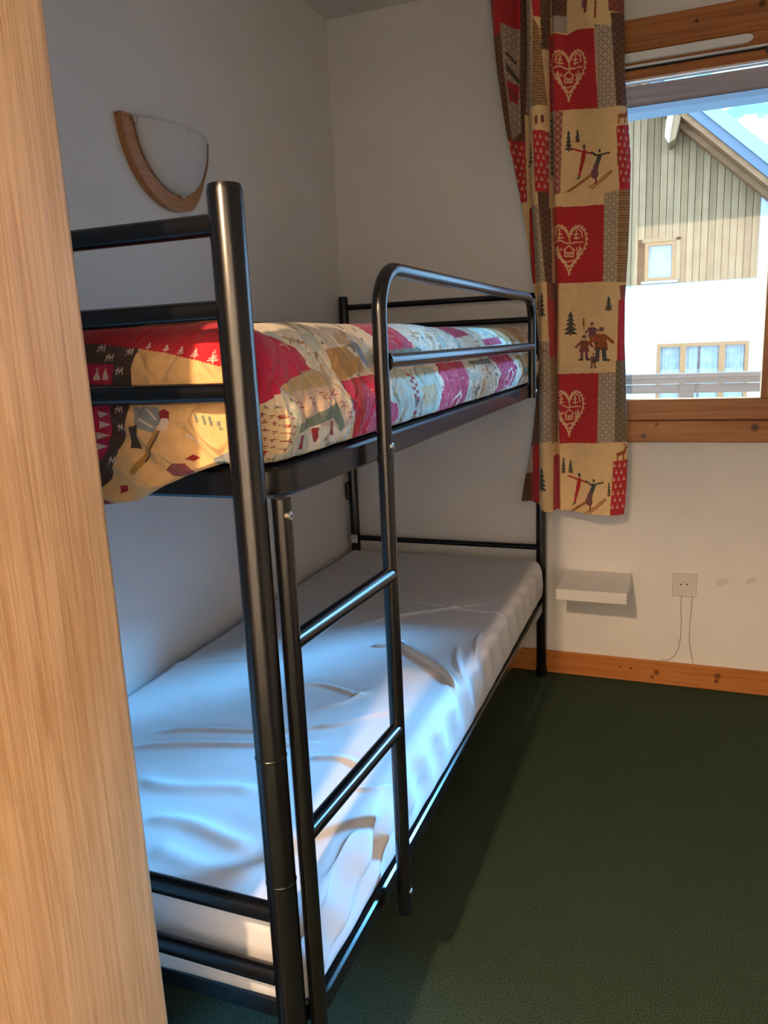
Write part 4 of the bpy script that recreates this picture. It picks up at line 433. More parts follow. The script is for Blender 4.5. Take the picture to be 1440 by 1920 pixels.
QUILT_SIDE=[('red',[(-2.0908,1.3023),(-1.9744,1.3044),(-1.9565,1.2906),(-1.9144,1.2793),(-1.8784,1.2645),(-1.8563,1.2376),(-1.8454,1.2321),(-1.9041,1.2264),(-1.945,1.2185),(-1.9669,1.2034),(-1.9854,1.197),(-2.1054,1.2108)]),('tan2',[(-1.845,1.2349),(-1.9041,1.2264),(-1.945,1.2185),(-1.9548,1.2098),(-1.9317,1.2013),(-1.8012,1.2088),(-1.8238,1.2266)]),('pinkcream',[(-1.9307,1.2081),(-1.8011,1.2095),(-1.746,1.1457),(-1.7834,1.1467),(-1.9309,1.1661)]),('green',[(-1.9339,1.1664),(-1.8063,1.1847),(-1.7834,1.1467),(-1.7996,1.1391),(-1.8182,1.1644),(-1.9326,1.1551)]),('tan',[(-1.7942,1.2599),(-1.7142,1.2631),(-1.6728,1.2358),(-1.665,1.2272),(-1.7201,1.2183),(-1.7783,1.2128)]),('grey',[(-1.6943,1.2716),(-1.6555,1.2671),(-1.6492,1.2265),(-1.6763,1.2434)]),('red',[(-1.7783,1.2128),(-1.6002,1.2182),(-1.6082,1.1116),(-1.733,1.1195),(-1.7447,1.1562),(-1.7722,1.2015)]),('cream2',[(-2.1058,1.2085),(-1.958,1.1886),(-1.9389,1.1524),(-1.9496,1.1295),(-1.9998,1.1369),(-2.1121,1.1691)]),('red',[(-2.1131,1.1634),(-1.9767,1.1376),(-1.9846,1.1306),(-2.0112,1.1307),(-2.1172,1.1376)]),('dkred',[(-1.9257,1.1508),(-1.912,1.1505),(-1.9119,1.1405),(-1.9071,1.1305),(-1.9209,1.1318),(-1.9211,1.1403)]),('dkred',[(-1.8891,1.1564),(-1.8745,1.1562),(-1.8743,1.1459),(-1.8691,1.1357),(-1.8838,1.1368),(-1.8842,1.1457)]),('dkred',[(-1.84,1.1606),(-1.8241,1.1604),(-1.8238,1.1497),(-1.8181,1.139),(-1.834,1.1402),(-1.8345,1.1494)]),('red',[(-1.5986,1.3111),(-1.4604,1.3136),(-1.4393,1.2901),(-1.4084,1.2637),(-1.4157,1.254),(-1.5425,1.252),(-1.5788,1.2713)]),('red',[(-1.1571,1.3191),(-1.0279,1.3214),(-0.9961,1.2938),(-0.9571,1.2764),(-1.0831,1.2699)]),('red',[(-0.8498,1.2641),(-0.6707,1.2709),(-0.6515,1.2505),(-0.8508,1.2481)]),('tan',[(-0.7511,1.3264),(-0.2627,1.3352),(-0.3532,1.2526),(-0.6097,1.2558)]),('greenpale',[(-1.58,1.2199),(-1.334,1.216),(-1.3064,1.1733),(-1.311,1.1262),(-1.4874,1.1241),(-1.5328,1.1251),(-1.586,1.17)]),('tan2',[(-1.442,1.1822),(-1.3375,1.1816),(-1.3367,1.1552),(-1.4054,1.1411)]),('brownq',[(-1.4879,1.1717),(-1.4356,1.1558),(-1.4673,1.1447)]),('red',[(-1.606,1.1707),(-1.5636,1.1618),(-1.5399,1.1353),(-1.5496,1.1223),(-1.6116,1.1246)]),('red',[(-1.3125,1.2204),(-1.1008,1.2194),(-1.0803,1.1353),(-1.0996,1.1234),(-1.3118,1.1186),(-1.2912,1.1798)]),('green',[(-1.0645,1.2158),(-0.8527,1.2175),(-0.8305,1.2033),(-1.0223,1.2068)]),('red',[(-0.8525,1.2215),(-0.6253,1.2222),(-0.5624,1.1841),(-0.6081,1.1334),(-0.8177,1.1218),(-0.7782,1.175),(-0.8069,1.2024)]),('tan',[(-0.5465,1.2125),(-0.3366,1.2195),(-0.3384,1.1449),(-0.5034,1.1488)]),('greenpale',[(-1.2495,1.2637),(-1.189,1.283),(-1.1579,1.2626),(-1.2001,1.2497)]),('green',[(-1.5425,1.252),(-1.3673,1.2551),(-1.3684,1.2449),(-1.5249,1.2414)]),('green',[(-0.479,1.1759),(-0.3376,1.1798),(-0.3382,1.1532),(-0.4398,1.1502)]),('dkred',[(-1.4979,1.2105),(-1.4806,1.2106),(-1.4755,1.2046),(-1.4928,1.2046)]),('dkred',[(-1.493,1.1979),(-1.4756,1.1979),(-1.4704,1.1918),(-1.4879,1.1919)]),('dkred',[(-1.4881,1.1852),(-1.4706,1.185),(-1.4653,1.1788),(-1.483,1.1791)]),('dkred',[(-1.4832,1.1723),(-1.4655,1.172),(-1.4602,1.1657),(-1.478,1.1661)]),('dkred',[(-1.4782,1.1593),(-1.4604,1.1589),(-1.455,1.1525),(-1.473,1.1531)]),('dkred',[(-1.4731,1.1462),(-1.4552,1.1456),(-1.4498,1.1391),(-1.4679,1.1398)]),('dkred',[(-1.468,1.133),(-1.4499,1.1322),(-1.4444,1.1256),(-1.4627,1.1265)]),('dkred',[(-1.4785,1.2038),(-1.4637,1.204),(-1.4585,1.1979),(-1.4733,1.1977)]),('dkred',[(-1.4735,1.191),(-1.4586,1.1911),(-1.4533,1.1849),(-1.4682,1.1849)]),('dkred',[(-1.4684,1.1781),(-1.4534,1.178),(-1.448,1.1717),(-1.4631,1.1718)]),('dkred',[(-1.4633,1.165),(-1.4482,1.1648),(-1.4427,1.1584),(-1.458,1.1587)]),('dkred',[(-1.4581,1.1518),(-1.4429,1.1515),(-1.4374,1.145),(-1.4527,1.1454)]),('dkred',[(-1.4529,1.1384),(-1.4375,1.138),(-1.432,1.1314),(-1.4475,1.1319)]),('dkred',[(-1.4476,1.1249),(-1.4321,1.1244),(-1.4265,1.1177),(-1.4421,1.1184)]),('black2',[(-1.5463,1.2421),(-1.5356,1.2418),(-1.5361,1.2381),(-1.5467,1.2385)]),('black2',[(-1.5222,1.2412),(-1.5112,1.241),(-1.5116,1.2373),(-1.5226,1.2377)]),('black2',[(-1.4973,1.2402),(-1.4859,1.2403),(-1.4864,1.2365),(-1.4977,1.2369)]),('black2',[(-1.4716,1.2393),(-1.4598,1.2395),(-1.4602,1.2357),(-1.472,1.2361)]),('black2',[(-1.445,1.2383),(-1.4328,1.2387),(-1.4332,1.2348),(-1.4453,1.2352)]),('black2',[(-1.4175,1.2373),(-1.4048,1.2379),(-1.4052,1.2339),(-1.4178,1.2343)]),('black2',[(-1.3889,1.2362),(-1.3758,1.237),(-1.3762,1.233),(-1.3892,1.2334)]),('black2',[(-1.3594,1.2351),(-1.3457,1.2361),(-1.3462,1.232),(-1.3596,1.2325)])]
QUILT_SIDE_STROKES=[('dkred',0.0014,[(-1.9269,1.1935),(-1.9184,1.1948),(-1.917,1.1898),(-1.9144,1.1856),(-1.9068,1.1864)]),('dkred',0.0014,[(-1.9239,1.186),(-1.915,1.1891),(-1.909,1.1935)]),('dkred',0.0014,[(-1.8898,1.1961),(-1.8807,1.1974),(-1.8791,1.1922),(-1.8763,1.188),(-1.8682,1.1888)]),('dkred',0.0014,[(-1.8864,1.1883),(-1.877,1.1915),(-1.8706,1.1961)]),('dkred',0.0014,[(-1.8532,1.2005),(-1.8435,1.2019),(-1.8419,1.1966),(-1.8389,1.1922),(-1.8302,1.1931)]),('dkred',0.0014,[(-1.8496,1.1925),(-1.8396,1.1959),(-1.8328,1.2006)]),('dkred',0.0014,[(-1.8201,1.2022),(-1.8114,1.2034),(-1.8099,1.1987),(-1.8071,1.1949),(-1.7993,1.1957)]),('dkred',0.0014,[(-1.8168,1.1951),(-1.8078,1.1981),(-1.8017,1.2023)]),('dkred',0.0014,[(-1.7991,1.1838),(-1.79,1.1849),(-1.7884,1.1801),(-1.7855,1.1761),(-1.7774,1.1768)]),('dkred',0.0014,[(-1.7956,1.1766),(-1.7862,1.1795),(-1.78,1.1836)]),('dkred',0.0014,[(-1.7788,1.1664),(-1.7694,1.1674),(-1.7677,1.1625),(-1.7647,1.1584),(-1.7564,1.159)]),('dkred',0.0014,[(-1.7752,1.1589),(-1.7655,1.1618),(-1.759,1.1659)]),('dkred',0.0012,[(-2.0124,1.1904),(-2.0048,1.1897)]),('dkred',0.0012,[(-2.0082,1.1926),(-2.009,1.1875)]),('dkred',0.0012,[(-2.0012,1.1877),(-1.9935,1.187)]),('dkred',0.0012,[(-1.997,1.1899),(-1.9978,1.1848)]),('dkred',0.0012,[(-1.9899,1.185),(-1.982,1.1842)]),('dkred',0.0012,[(-1.9856,1.1872),(-1.9863,1.182)]),('dkred',0.0012,[(-1.9782,1.1822),(-1.9702,1.1814)]),('dkred',0.0012,[(-1.9738,1.1844),(-1.9746,1.1792)]),('dkred',0.0012,[(-1.9663,1.1794),(-1.9581,1.1785)]),('dkred',0.0012,[(-1.9618,1.1816),(-1.9626,1.1763)]),('dkred',0.0012,[(-1.9541,1.1764),(-1.9457,1.1756)]),('dkred',0.0012,[(-1.9495,1.1787),(-1.9503,1.1733)]),('dkred',0.0012,[(-2.0113,1.1807),(-2.0037,1.1799)]),('dkred',0.0012,[(-2.0071,1.1828),(-2.0079,1.1778)]),('dkred',0.0012,[(-2.0001,1.1779),(-1.9924,1.1771)]),('dkred',0.0012,[(-1.9959,1.1801),(-1.9967,1.1749)]),('dkred',0.0012,[(-1.9887,1.1751),(-1.9808,1.1742)]),('dkred',0.0012,[(-1.9844,1.1772),(-1.9852,1.172)]),('dkred',0.0012,[(-1.977,1.1721),(-1.9689,1.1713)]),('dkred',0.0012,[(-1.9726,1.1743),(-1.9734,1.1691)]),('dkred',0.0012,[(-1.9651,1.1692),(-1.9568,1.1682)]),('dkred',0.0012,[(-1.9605,1.1714),(-1.9613,1.166)]),('dkred',0.0012,[(-1.9528,1.1661),(-1.9443,1.1651)]),('dkred',0.0012,[(-1.9482,1.1683),(-1.949,1.1629)]),('dkred',0.0012,[(-2.0102,1.1709),(-2.0026,1.1701)]),('dkred',0.0012,[(-2.0061,1.173),(-2.0068,1.168)]),('dkred',0.0012,[(-1.999,1.168),(-1.9913,1.1671)]),('dkred',0.0012,[(-1.9948,1.1702),(-1.9955,1.165)]),('dkred',0.0012,[(-1.9876,1.165),(-1.9796,1.1641)]),('dkred',0.0012,[(-1.9832,1.1672),(-1.984,1.162)]),('dkred',0.0012,[(-1.9758,1.162),(-1.9677,1.161)]),('dkred',0.0012,[(-1.9714,1.1642),(-1.9722,1.1589)]),('dkred',0.0012,[(-1.9638,1.1589),(-1.9555,1.1579)]),('dkred',0.0012,[(-1.9592,1.1611),(-1.96,1.1557)]),('dkred',0.0012,[(-1.9515,1.1557),(-1.9429,1.1546)]),('dkred',0.0012,[(-1.9468,1.1579),(-1.9476,1.1525)]),('dkred',0.0012,[(-2.0092,1.1611),(-2.0015,1.1601)]),('dkred',0.0012,[(-2.005,1.1632),(-2.0058,1.1581)]),('dkred',0.0012,[(-1.9979,1.1581),(-1.9901,1.1571)]),('dkred',0.0012,[(-1.9936,1.1602),(-1.9944,1.155)]),('dkred',0.0012,[(-1.9864,1.155),(-1.9784,1.1539)]),('dkred',0.0012,[(-1.982,1.1571),(-1.9828,1.1518)]),('dkred',0.0012,[(-1.9746,1.1518),(-1.9664,1.1507)]),('dkred',0.0012,[(-1.9701,1.1539),(-1.9709,1.1486)]),('dkred',0.0012,[(-1.9625,1.1485),(-1.9541,1.1474)]),('dkred',0.0012,[(-1.9579,1.1507),(-1.9587,1.1453)]),('dkred',0.0012,[(-1.9501,1.1452),(-1.9416,1.1441)]),('dkred',0.0012,[(-1.9455,1.1474),(-1.9463,1.1419)]),('dkred',0.0012,[(-2.0081,1.1512),(-2.0004,1.1502)]),('dkred',0.0012,[(-2.0039,1.1533),(-2.0047,1.1481)]),('dkred',0.0012,[(-1.9968,1.148),(-1.9889,1.147)]),('dkred',0.0012,[(-1.9925,1.1501),(-1.9933,1.1449)]),('dkred',0.0012,[(-1.9852,1.1448),(-1.9772,1.1437)]),('dkred',0.0012,[(-1.9808,1.1469),(-1.9816,1.1416)]),('dkred',0.0012,[(-1.9734,1.1415),(-1.9651,1.1404)]),('dkred',0.0012,[(-1.9689,1.1436),(-1.9697,1.1383)]),('dkred',0.0012,[(-1.9612,1.1381),(-1.9528,1.1369)]),('dkred',0.0012,[(-1.9566,1.1402),(-1.9574,1.1348)]),('pale',0.006,[(-1.1878,1.1123),(-1.2111,1.1283),(-1.1933,1.144),(-1.1589,1.1531),(-1.1428,1.1401),(-1.162,1.1181),(-1.1878,1.1123)]),('pale',0.006,[(-0.6777,1.129),(-0.7033,1.1496),(-0.6755,1.1728),(-0.6341,1.1826),(-0.6067,1.1665),(-0.6499,1.1391),(-0.7046,1.125)]),('dkred',0.006,[(-0.9674,1.2047),(-0.9638,1.1828)]),('dkred',0.006,[(-0.9309,1.2032),(-0.9271,1.181)]),('dkred',0.006,[(-0.8931,1.2017),(-0.889,1.1791)]),('dkred',0.006,[(-0.8595,1.2004),(-0.8553,1.1774)]),('seam',0.0035,[(-1.8726,1.2714),(-1.8597,1.2606),(-1.8411,1.2508),(-1.8331,1.2344)]),('seam',0.0035,[(-1.8442,1.2768),(-1.8192,1.2597),(-1.8036,1.2444)]),('seam',0.0035,[(-1.9006,1.2813),(-1.8784,1.275),(-1.8559,1.2641),(-1.8372,1.2419),(-1.8238,1.2266)]),('seam',0.0035,[(-1.8238,1.2266),(-1.7947,1.2022),(-1.7639,1.1764),(-1.7434,1.1503)]),('seam',0.0035,[(-1.9543,1.2131),(-1.9346,1.2016),(-1.9328,1.1635),(-1.9451,1.1303)]),('seam',0.0035,[(-1.33,1.2211),(-1.3058,1.1796),(-1.3043,1.1201)]),('seam',0.0035,[(-1.0827,1.2188),(-1.0611,1.1399),(-1.0809,1.1268)]),('seam',0.0035,[(-1.406,1.2853),(-1.3832,1.2604),(-1.3675,1.253)]),('ochre',0.003,[(-1.8857,1.2785),(-1.8736,1.2756),(-1.8807,1.2701)]),('ochre',0.003,[(-1.8551,1.2698),(-1.8416,1.271),(-1.8393,1.2638)]),('ochre',0.003,[(-1.8301,1.2563),(-1.8205,1.2502)]),('ochre',0.003,[(-1.5542,1.2853),(-1.5365,1.2799)]),('ochre',0.003,[(-1.5008,1.2835),(-1.4819,1.276)]),('ochre',0.003,[(-1.3644,1.2833),(-1.324,1.2812)]),('ochre',0.003,[(-1.2734,1.2874),(-1.2362,1.2831)]),('ochre',0.003,[(-0.9531,1.26),(-0.8889,1.2644)]),('ochre',0.0016,[(-1.9213,1.2219),(-1.9201,1.2094)]),('ochre',0.0016,[(-1.9138,1.2222),(-1.9126,1.2097)]),('ochre',0.0016,[(-1.9061,1.2226),(-1.9049,1.21)]),('ochre',0.0016,[(-1.8984,1.223),(-1.8971,1.2104)]),('ochre',0.0016,[(-1.8906,1.2235),(-1.8893,1.2107)]),('ochre',0.0016,[(-1.8826,1.2239),(-1.8813,1.211)]),('ochre',0.0016,[(-1.8746,1.2243),(-1.8732,1.2113)]),('ochre',0.0016,[(-1.8664,1.2247),(-1.865,1.2117)]),('ochre',0.0016,[(-1.8581,1.2251),(-1.8566,1.212)]),('ochre',0.0016,[(-1.8497,1.2256),(-1.8482,1.2123)]),('ochre',0.0016,[(-1.8412,1.226),(-1.8396,1.2127)]),('ochre',0.0016,[(-1.8325,1.2265),(-1.8309,1.213)]),('ochre',0.0016,[(-1.8238,1.2269),(-1.8221,1.2134)]),('ochre',0.0016,[(-1.8149,1.2274),(-1.8132,1.2138)])]
QUILT_END=[('redtop',[(0.4522,1.3083),(0.7929,1.2975),(0.7867,1.2297),(0.7413,1.2436),(0.698,1.2546),(0.6501,1.2648),(0.606,1.2717),(0.5459,1.2795),(0.4484,1.2876)]),('brownq',[(0.4484,1.2876),(0.5459,1.2795),(0.606,1.2717),(0.6003,1.2493),(0.6014,1.2271),(0.5972,1.1972),(0.5786,1.15),(0.5497,1.1018),(0.5403,1.0929),(0.4083,1.0681)]),('red',[(0.5245,1.2551),(0.5721,1.2535),(0.57,1.2278),(0.5203,1.2289)]),('red',[(0.5159,1.2017),(0.5695,1.201),(0.5576,1.1436),(0.5422,1.1291),(0.5021,1.1155)]),('grey',[(0.6025,1.1985),(0.6416,1.198),(0.6442,1.1797),(0.6315,1.1648),(0.6032,1.1731)]),('brownq',[(0.5939,1.1731),(0.6062,1.1758),(0.6051,1.1432),(0.59,1.1452)]),('dkred',[(0.6416,1.1919),(0.6511,1.1959),(0.6603,1.1917),(0.6584,1.1823),(0.642,1.1824)]),('pale',[(0.6447,1.1838),(0.6569,1.1837),(0.6518,1.1688),(0.6403,1.1688)]),('mauve',[(0.6395,1.1164),(0.6531,1.1263),(0.676,1.1266),(0.6871,1.1172),(0.6753,1.1059),(0.6476,1.1081)]),('dkred',[(0.6767,1.1321),(0.687,1.1377),(0.6977,1.1337),(0.6893,1.1295)]),('dkred',[(0.5329,1.0795),(0.5538,1.0691),(0.5801,1.0678),(0.5771,1.059),(0.5289,1.0534)]),('dkred',[(0.5635,1.0934),(0.5752,1.0952),(0.5748,1.0865),(0.5647,1.0833)]),('grey',[(0.715,1.1326),(0.7488,1.1449),(0.7502,1.1196),(0.7156,1.1231)]),('pale',[(0.545,1.1943),(0.5644,1.19),(0.5454,1.1852)]),('pale',[(0.5428,1.1803),(0.5624,1.176),(0.5432,1.1712)]),('pale',[(0.5407,1.1662),(0.5603,1.162),(0.5411,1.157)]),('pale',[(0.5385,1.152),(0.5582,1.1478),(0.5389,1.1427)]),('pale',[(0.5467,1.2509),(0.5494,1.2344),(0.5389,1.2347)]),('pale',[(0.5605,1.2505),(0.5632,1.2341),(0.5528,1.2343)])]
QUILT_END_STROKES=[('pale',0.0012,[(0.6222,1.2768),(0.6242,1.2768)]),('pale',0.0012,[(0.621,1.2754),(0.625,1.2753)]),('pale',0.0012,[(0.6198,1.274),(0.6257,1.2738)]),('pale',0.0012,[(0.6187,1.2726),(0.6265,1.2723)]),('pale',0.0014,[(0.6234,1.2783),(0.6223,1.2704)]),('pale',0.0012,[(0.6501,1.2733),(0.6522,1.2732)]),('pale',0.0012,[(0.6488,1.2717),(0.6531,1.2716)]),('pale',0.0012,[(0.6476,1.2702),(0.6539,1.2699)]),('pale',0.0012,[(0.6463,1.2686),(0.6548,1.2683)]),('pale',0.0014,[(0.6514,1.2748),(0.6503,1.2664)]),('pale',0.0012,[(0.6742,1.2694),(0.6766,1.2693)]),('pale',0.0012,[(0.6727,1.2676),(0.6776,1.2674)]),('pale',0.0012,[(0.6713,1.2658),(0.6786,1.2655)]),('pale',0.0012,[(0.6698,1.264),(0.6796,1.2636)]),('pale',0.0014,[(0.6756,1.2712),(0.6745,1.2616)]),('pale',0.0012,[(0.6964,1.2664),(0.6992,1.2663)]),('pale',0.0012,[(0.6947,1.2643),(0.7003,1.2641)]),('pale',0.0012,[(0.6931,1.2622),(0.7015,1.2619)]),('pale',0.0012,[(0.6914,1.2601),(0.7026,1.2597)]),('pale',0.0014,[(0.698,1.2684),(0.6968,1.2576)]),('pale',0.0012,[(0.7231,1.2618),(0.7268,1.2616)]),('pale',0.0012,[(0.721,1.259),(0.7283,1.2588)]),('pale',0.0012,[(0.7189,1.2563),(0.7298,1.2559)]),('pale',0.0012,[(0.7167,1.2535),(0.7313,1.253)]),('pale',0.0014,[(0.7253,1.2645),(0.7238,1.2506)]),('pale',0.0015,[(0.5589,1.2573),(0.5637,1.266),(0.5651,1.2585),(0.5697,1.2657),(0.5702,1.2576)]),('pale',0.0013,[(0.559,1.2634),(0.5673,1.2618)]),('pale',0.0015,[(0.5769,1.2399),(0.5816,1.2485),(0.5831,1.241),(0.5875,1.2483),(0.5881,1.2402)]),('pale',0.0013,[(0.577,1.2459),(0.5853,1.2444)]),('pale',0.0015,[(0.5881,1.2637),(0.5926,1.2722),(0.5941,1.2649),(0.5985,1.272),(0.599,1.264)]),('pale',0.0013,[(0.5881,1.2697),(0.5963,1.2681)]),('pale',0.0015,[(0.5733,1.1676),(0.5781,1.1766),(0.5796,1.169),(0.5841,1.1766),(0.5846,1.1683)]),('pale',0.0013,[(0.5734,1.1739),(0.5818,1.1724)]),('pale',0.0015,[(0.5759,1.1912),(0.5806,1.2002),(0.5821,1.1925),(0.5866,1.2001),(0.5871,1.1918)]),('pale',0.0013,[(0.5759,1.1975),(0.5843,1.196)]),('pale',0.0015,[(0.5556,1.1243),(0.5605,1.1336),(0.562,1.1258),(0.5667,1.1337),(0.5672,1.1251)]),('pale',0.0013,[(0.5557,1.1307),(0.5643,1.1294)]),('pale',0.0015,[(0.5427,1.2701),(0.5475,1.2787),(0.5489,1.2712),(0.5535,1.2785),(0.554,1.2704)]),('pale',0.0013,[(0.5428,1.2762),(0.5512,1.2745)]),('ochre',0.009,[(0.6365,1.1647),(0.6253,1.1489),(0.6084,1.1299),(0.5926,1.1141)]),('brownq',0.002,[(0.6418,1.1675),(0.6098,1.1271)]),('green',0.004,[(0.6983,1.188),(0.7004,1.1794)]),('green',0.004,[(0.7097,1.1853),(0.7119,1.1767)]),('green',0.004,[(0.7189,1.1839),(0.7211,1.1753)]),('green',0.004,[(0.7307,1.1785),(0.7329,1.17)]),('pale',0.003,[(0.6794,1.1627),(0.6967,1.1526)]),('pale',0.003,[(0.6105,1.1827),(0.6326,1.173)]),('pale',0.003,[(0.623,1.1948),(0.6355,1.1825)])]
QUILT_END_HEM=[(0.4019,1.0329),(0.4919,1.052),(0.5439,1.0629),(0.5781,1.0663),(0.6078,1.0802),(0.6566,1.1007),(0.7151,1.119),(0.7473,1.1289),(0.7741,1.1319)]
SHEET_RIDGES=[(0.242,-1.602,0.557,-1.47,0.012,0.008),(0.546,-1.473,0.714,-1.368,0.014,0.008),(0.226,-1.67,0.576,-1.535,0.016,0.009),(0.313,-1.349,0.46,-1.301,0.018,0.006),(0.412,-1.29,0.6,-1.305,0.014,0.006),(0.559,-0.97,0.789,-1.213,0.01,0.016),(0.503,-1.033,0.573,-0.975,0.012,0.008),(0.716,-0.975,0.827,-1.226,0.014,0.008),(0.322,-1.765,0.557,-1.739,0.03,0.007),(0.42,-1.867,0.63,-1.862,0.03,0.007),(0.476,-1.94,0.671,-1.932,0.04,0.006),(0.603,-1.589,0.719,-1.594,0.016,0.007),(0.01,-1.296,0.332,-1.135,0.02,0.006),(0.419,-0.867,0.687,-0.606,0.014,0.006),(0.461,-0.662,0.802,-0.676,0.014,0.005),(0.76,-0.864,0.819,-1.199,0.012,0.009),(0.796,-1.964,0.826,-1.747,0.012,0.01),(0.766,-1.901,0.796,-1.756,0.012,0.009),(0.7,-1.677,0.788,-1.631,0.01,0.006),(0.51,-1.401,0.607,-1.289,0.012,0.006)]

def paint(x, z, base, patches, strokes, pal, jitter=None):
    """colour of every fabric point: patches (polygons) then strokes (polylines), in order"""
    n = len(x); col = np.tile(np.array(base, float), (n, 1)); ident = np.zeros(n, int)
    names = list(pal)
    def apply(mask, c): col[mask] = pal[c]; ident[mask] = names.index(c)+1
    for c, poly in patches:
        p = np.array(poly); lo = p.min(0); hi = p.max(0)
        ii = np.nonzero((x >= lo[0]) & (x <= hi[0]) & (z >= lo[1]) & (z <= hi[1]))[0]
        if not len(ii): continue
        X, Z = x[ii], z[ii]; ins = np.zeros(len(ii), bool); q = np.roll(p, -1, 0)
        for (ax, az), (bx, bz) in zip(p, q):
            if az == bz: continue
            cr = ((az > Z) != (bz > Z)) & (X < (bx-ax)*(Z-az)/(bz-az)+ax); ins ^= cr
        apply(ii[ins], c)
    for c, w, line in strokes:
        p = np.array(line); lo = p.min(0)-w; hi = p.max(0)+w
        ii = np.nonzero((x >= lo[0]) & (x <= hi[0]) & (z >= lo[1]) & (z <= hi[1]))[0]
        if not len(ii): continue
        X, Z = x[ii], z[ii]; d2 = np.full(len(ii), 9.)
        for a, b in zip(p[:-1], p[1:]):
            t = b-a; L = max(t @ t, 1e-12); k = np.clip(((X-a[0])*t[0]+(Z-a[1])*t[1])/L, 0, 1)
            d2 = np.minimum(d2, (X-a[0]-k*t[0])**2+(Z-a[1]-k*t[1])**2)
        apply(ii[d2 < (w/2)**2], c)
    return col, ident, names
def set_print(o, col):
    me = o.data; at = me.color_attributes.new('print', 'FLOAT_COLOR', 'POINT')
    at.data.foreach_set('color', np.c_[col, np.ones(len(col))].astype(np.float32).ravel())
def grid_faces(nu, nv):
    i = np.arange(nu-1)[:, None]*nv+np.arange(nv-1)[None, :]
    return np.stack([i, i+nv, i+nv+1, i+1], -1).reshape(-1, 4)
def fast_mesh(name, V, F, mat, flip=False):
    me = bpy.data.meshes.new(name); V = np.asarray(V, np.float32); F = np.asarray(F, np.int32)
    if flip: F = F[:, ::-1]
    me.vertices.add(len(V)); me.vertices.foreach_set('co', V.ravel())
    me.loops.add(F.size); me.loops.foreach_set('vertex_index', np.ascontiguousarray(F).ravel())
    me.polygons.add(len(F)); me.polygons.foreach_set('loop_start', np.arange(len(F), dtype=np.int32)*F.shape[1])
    me.update(calc_edges=True); me.polygons.foreach_set('use_smooth', np.ones(len(F), bool)); me.validate(); me.materials.append(mat)
    o = bpy.data.objects.new(name, me); COL.objects.link(o); return o

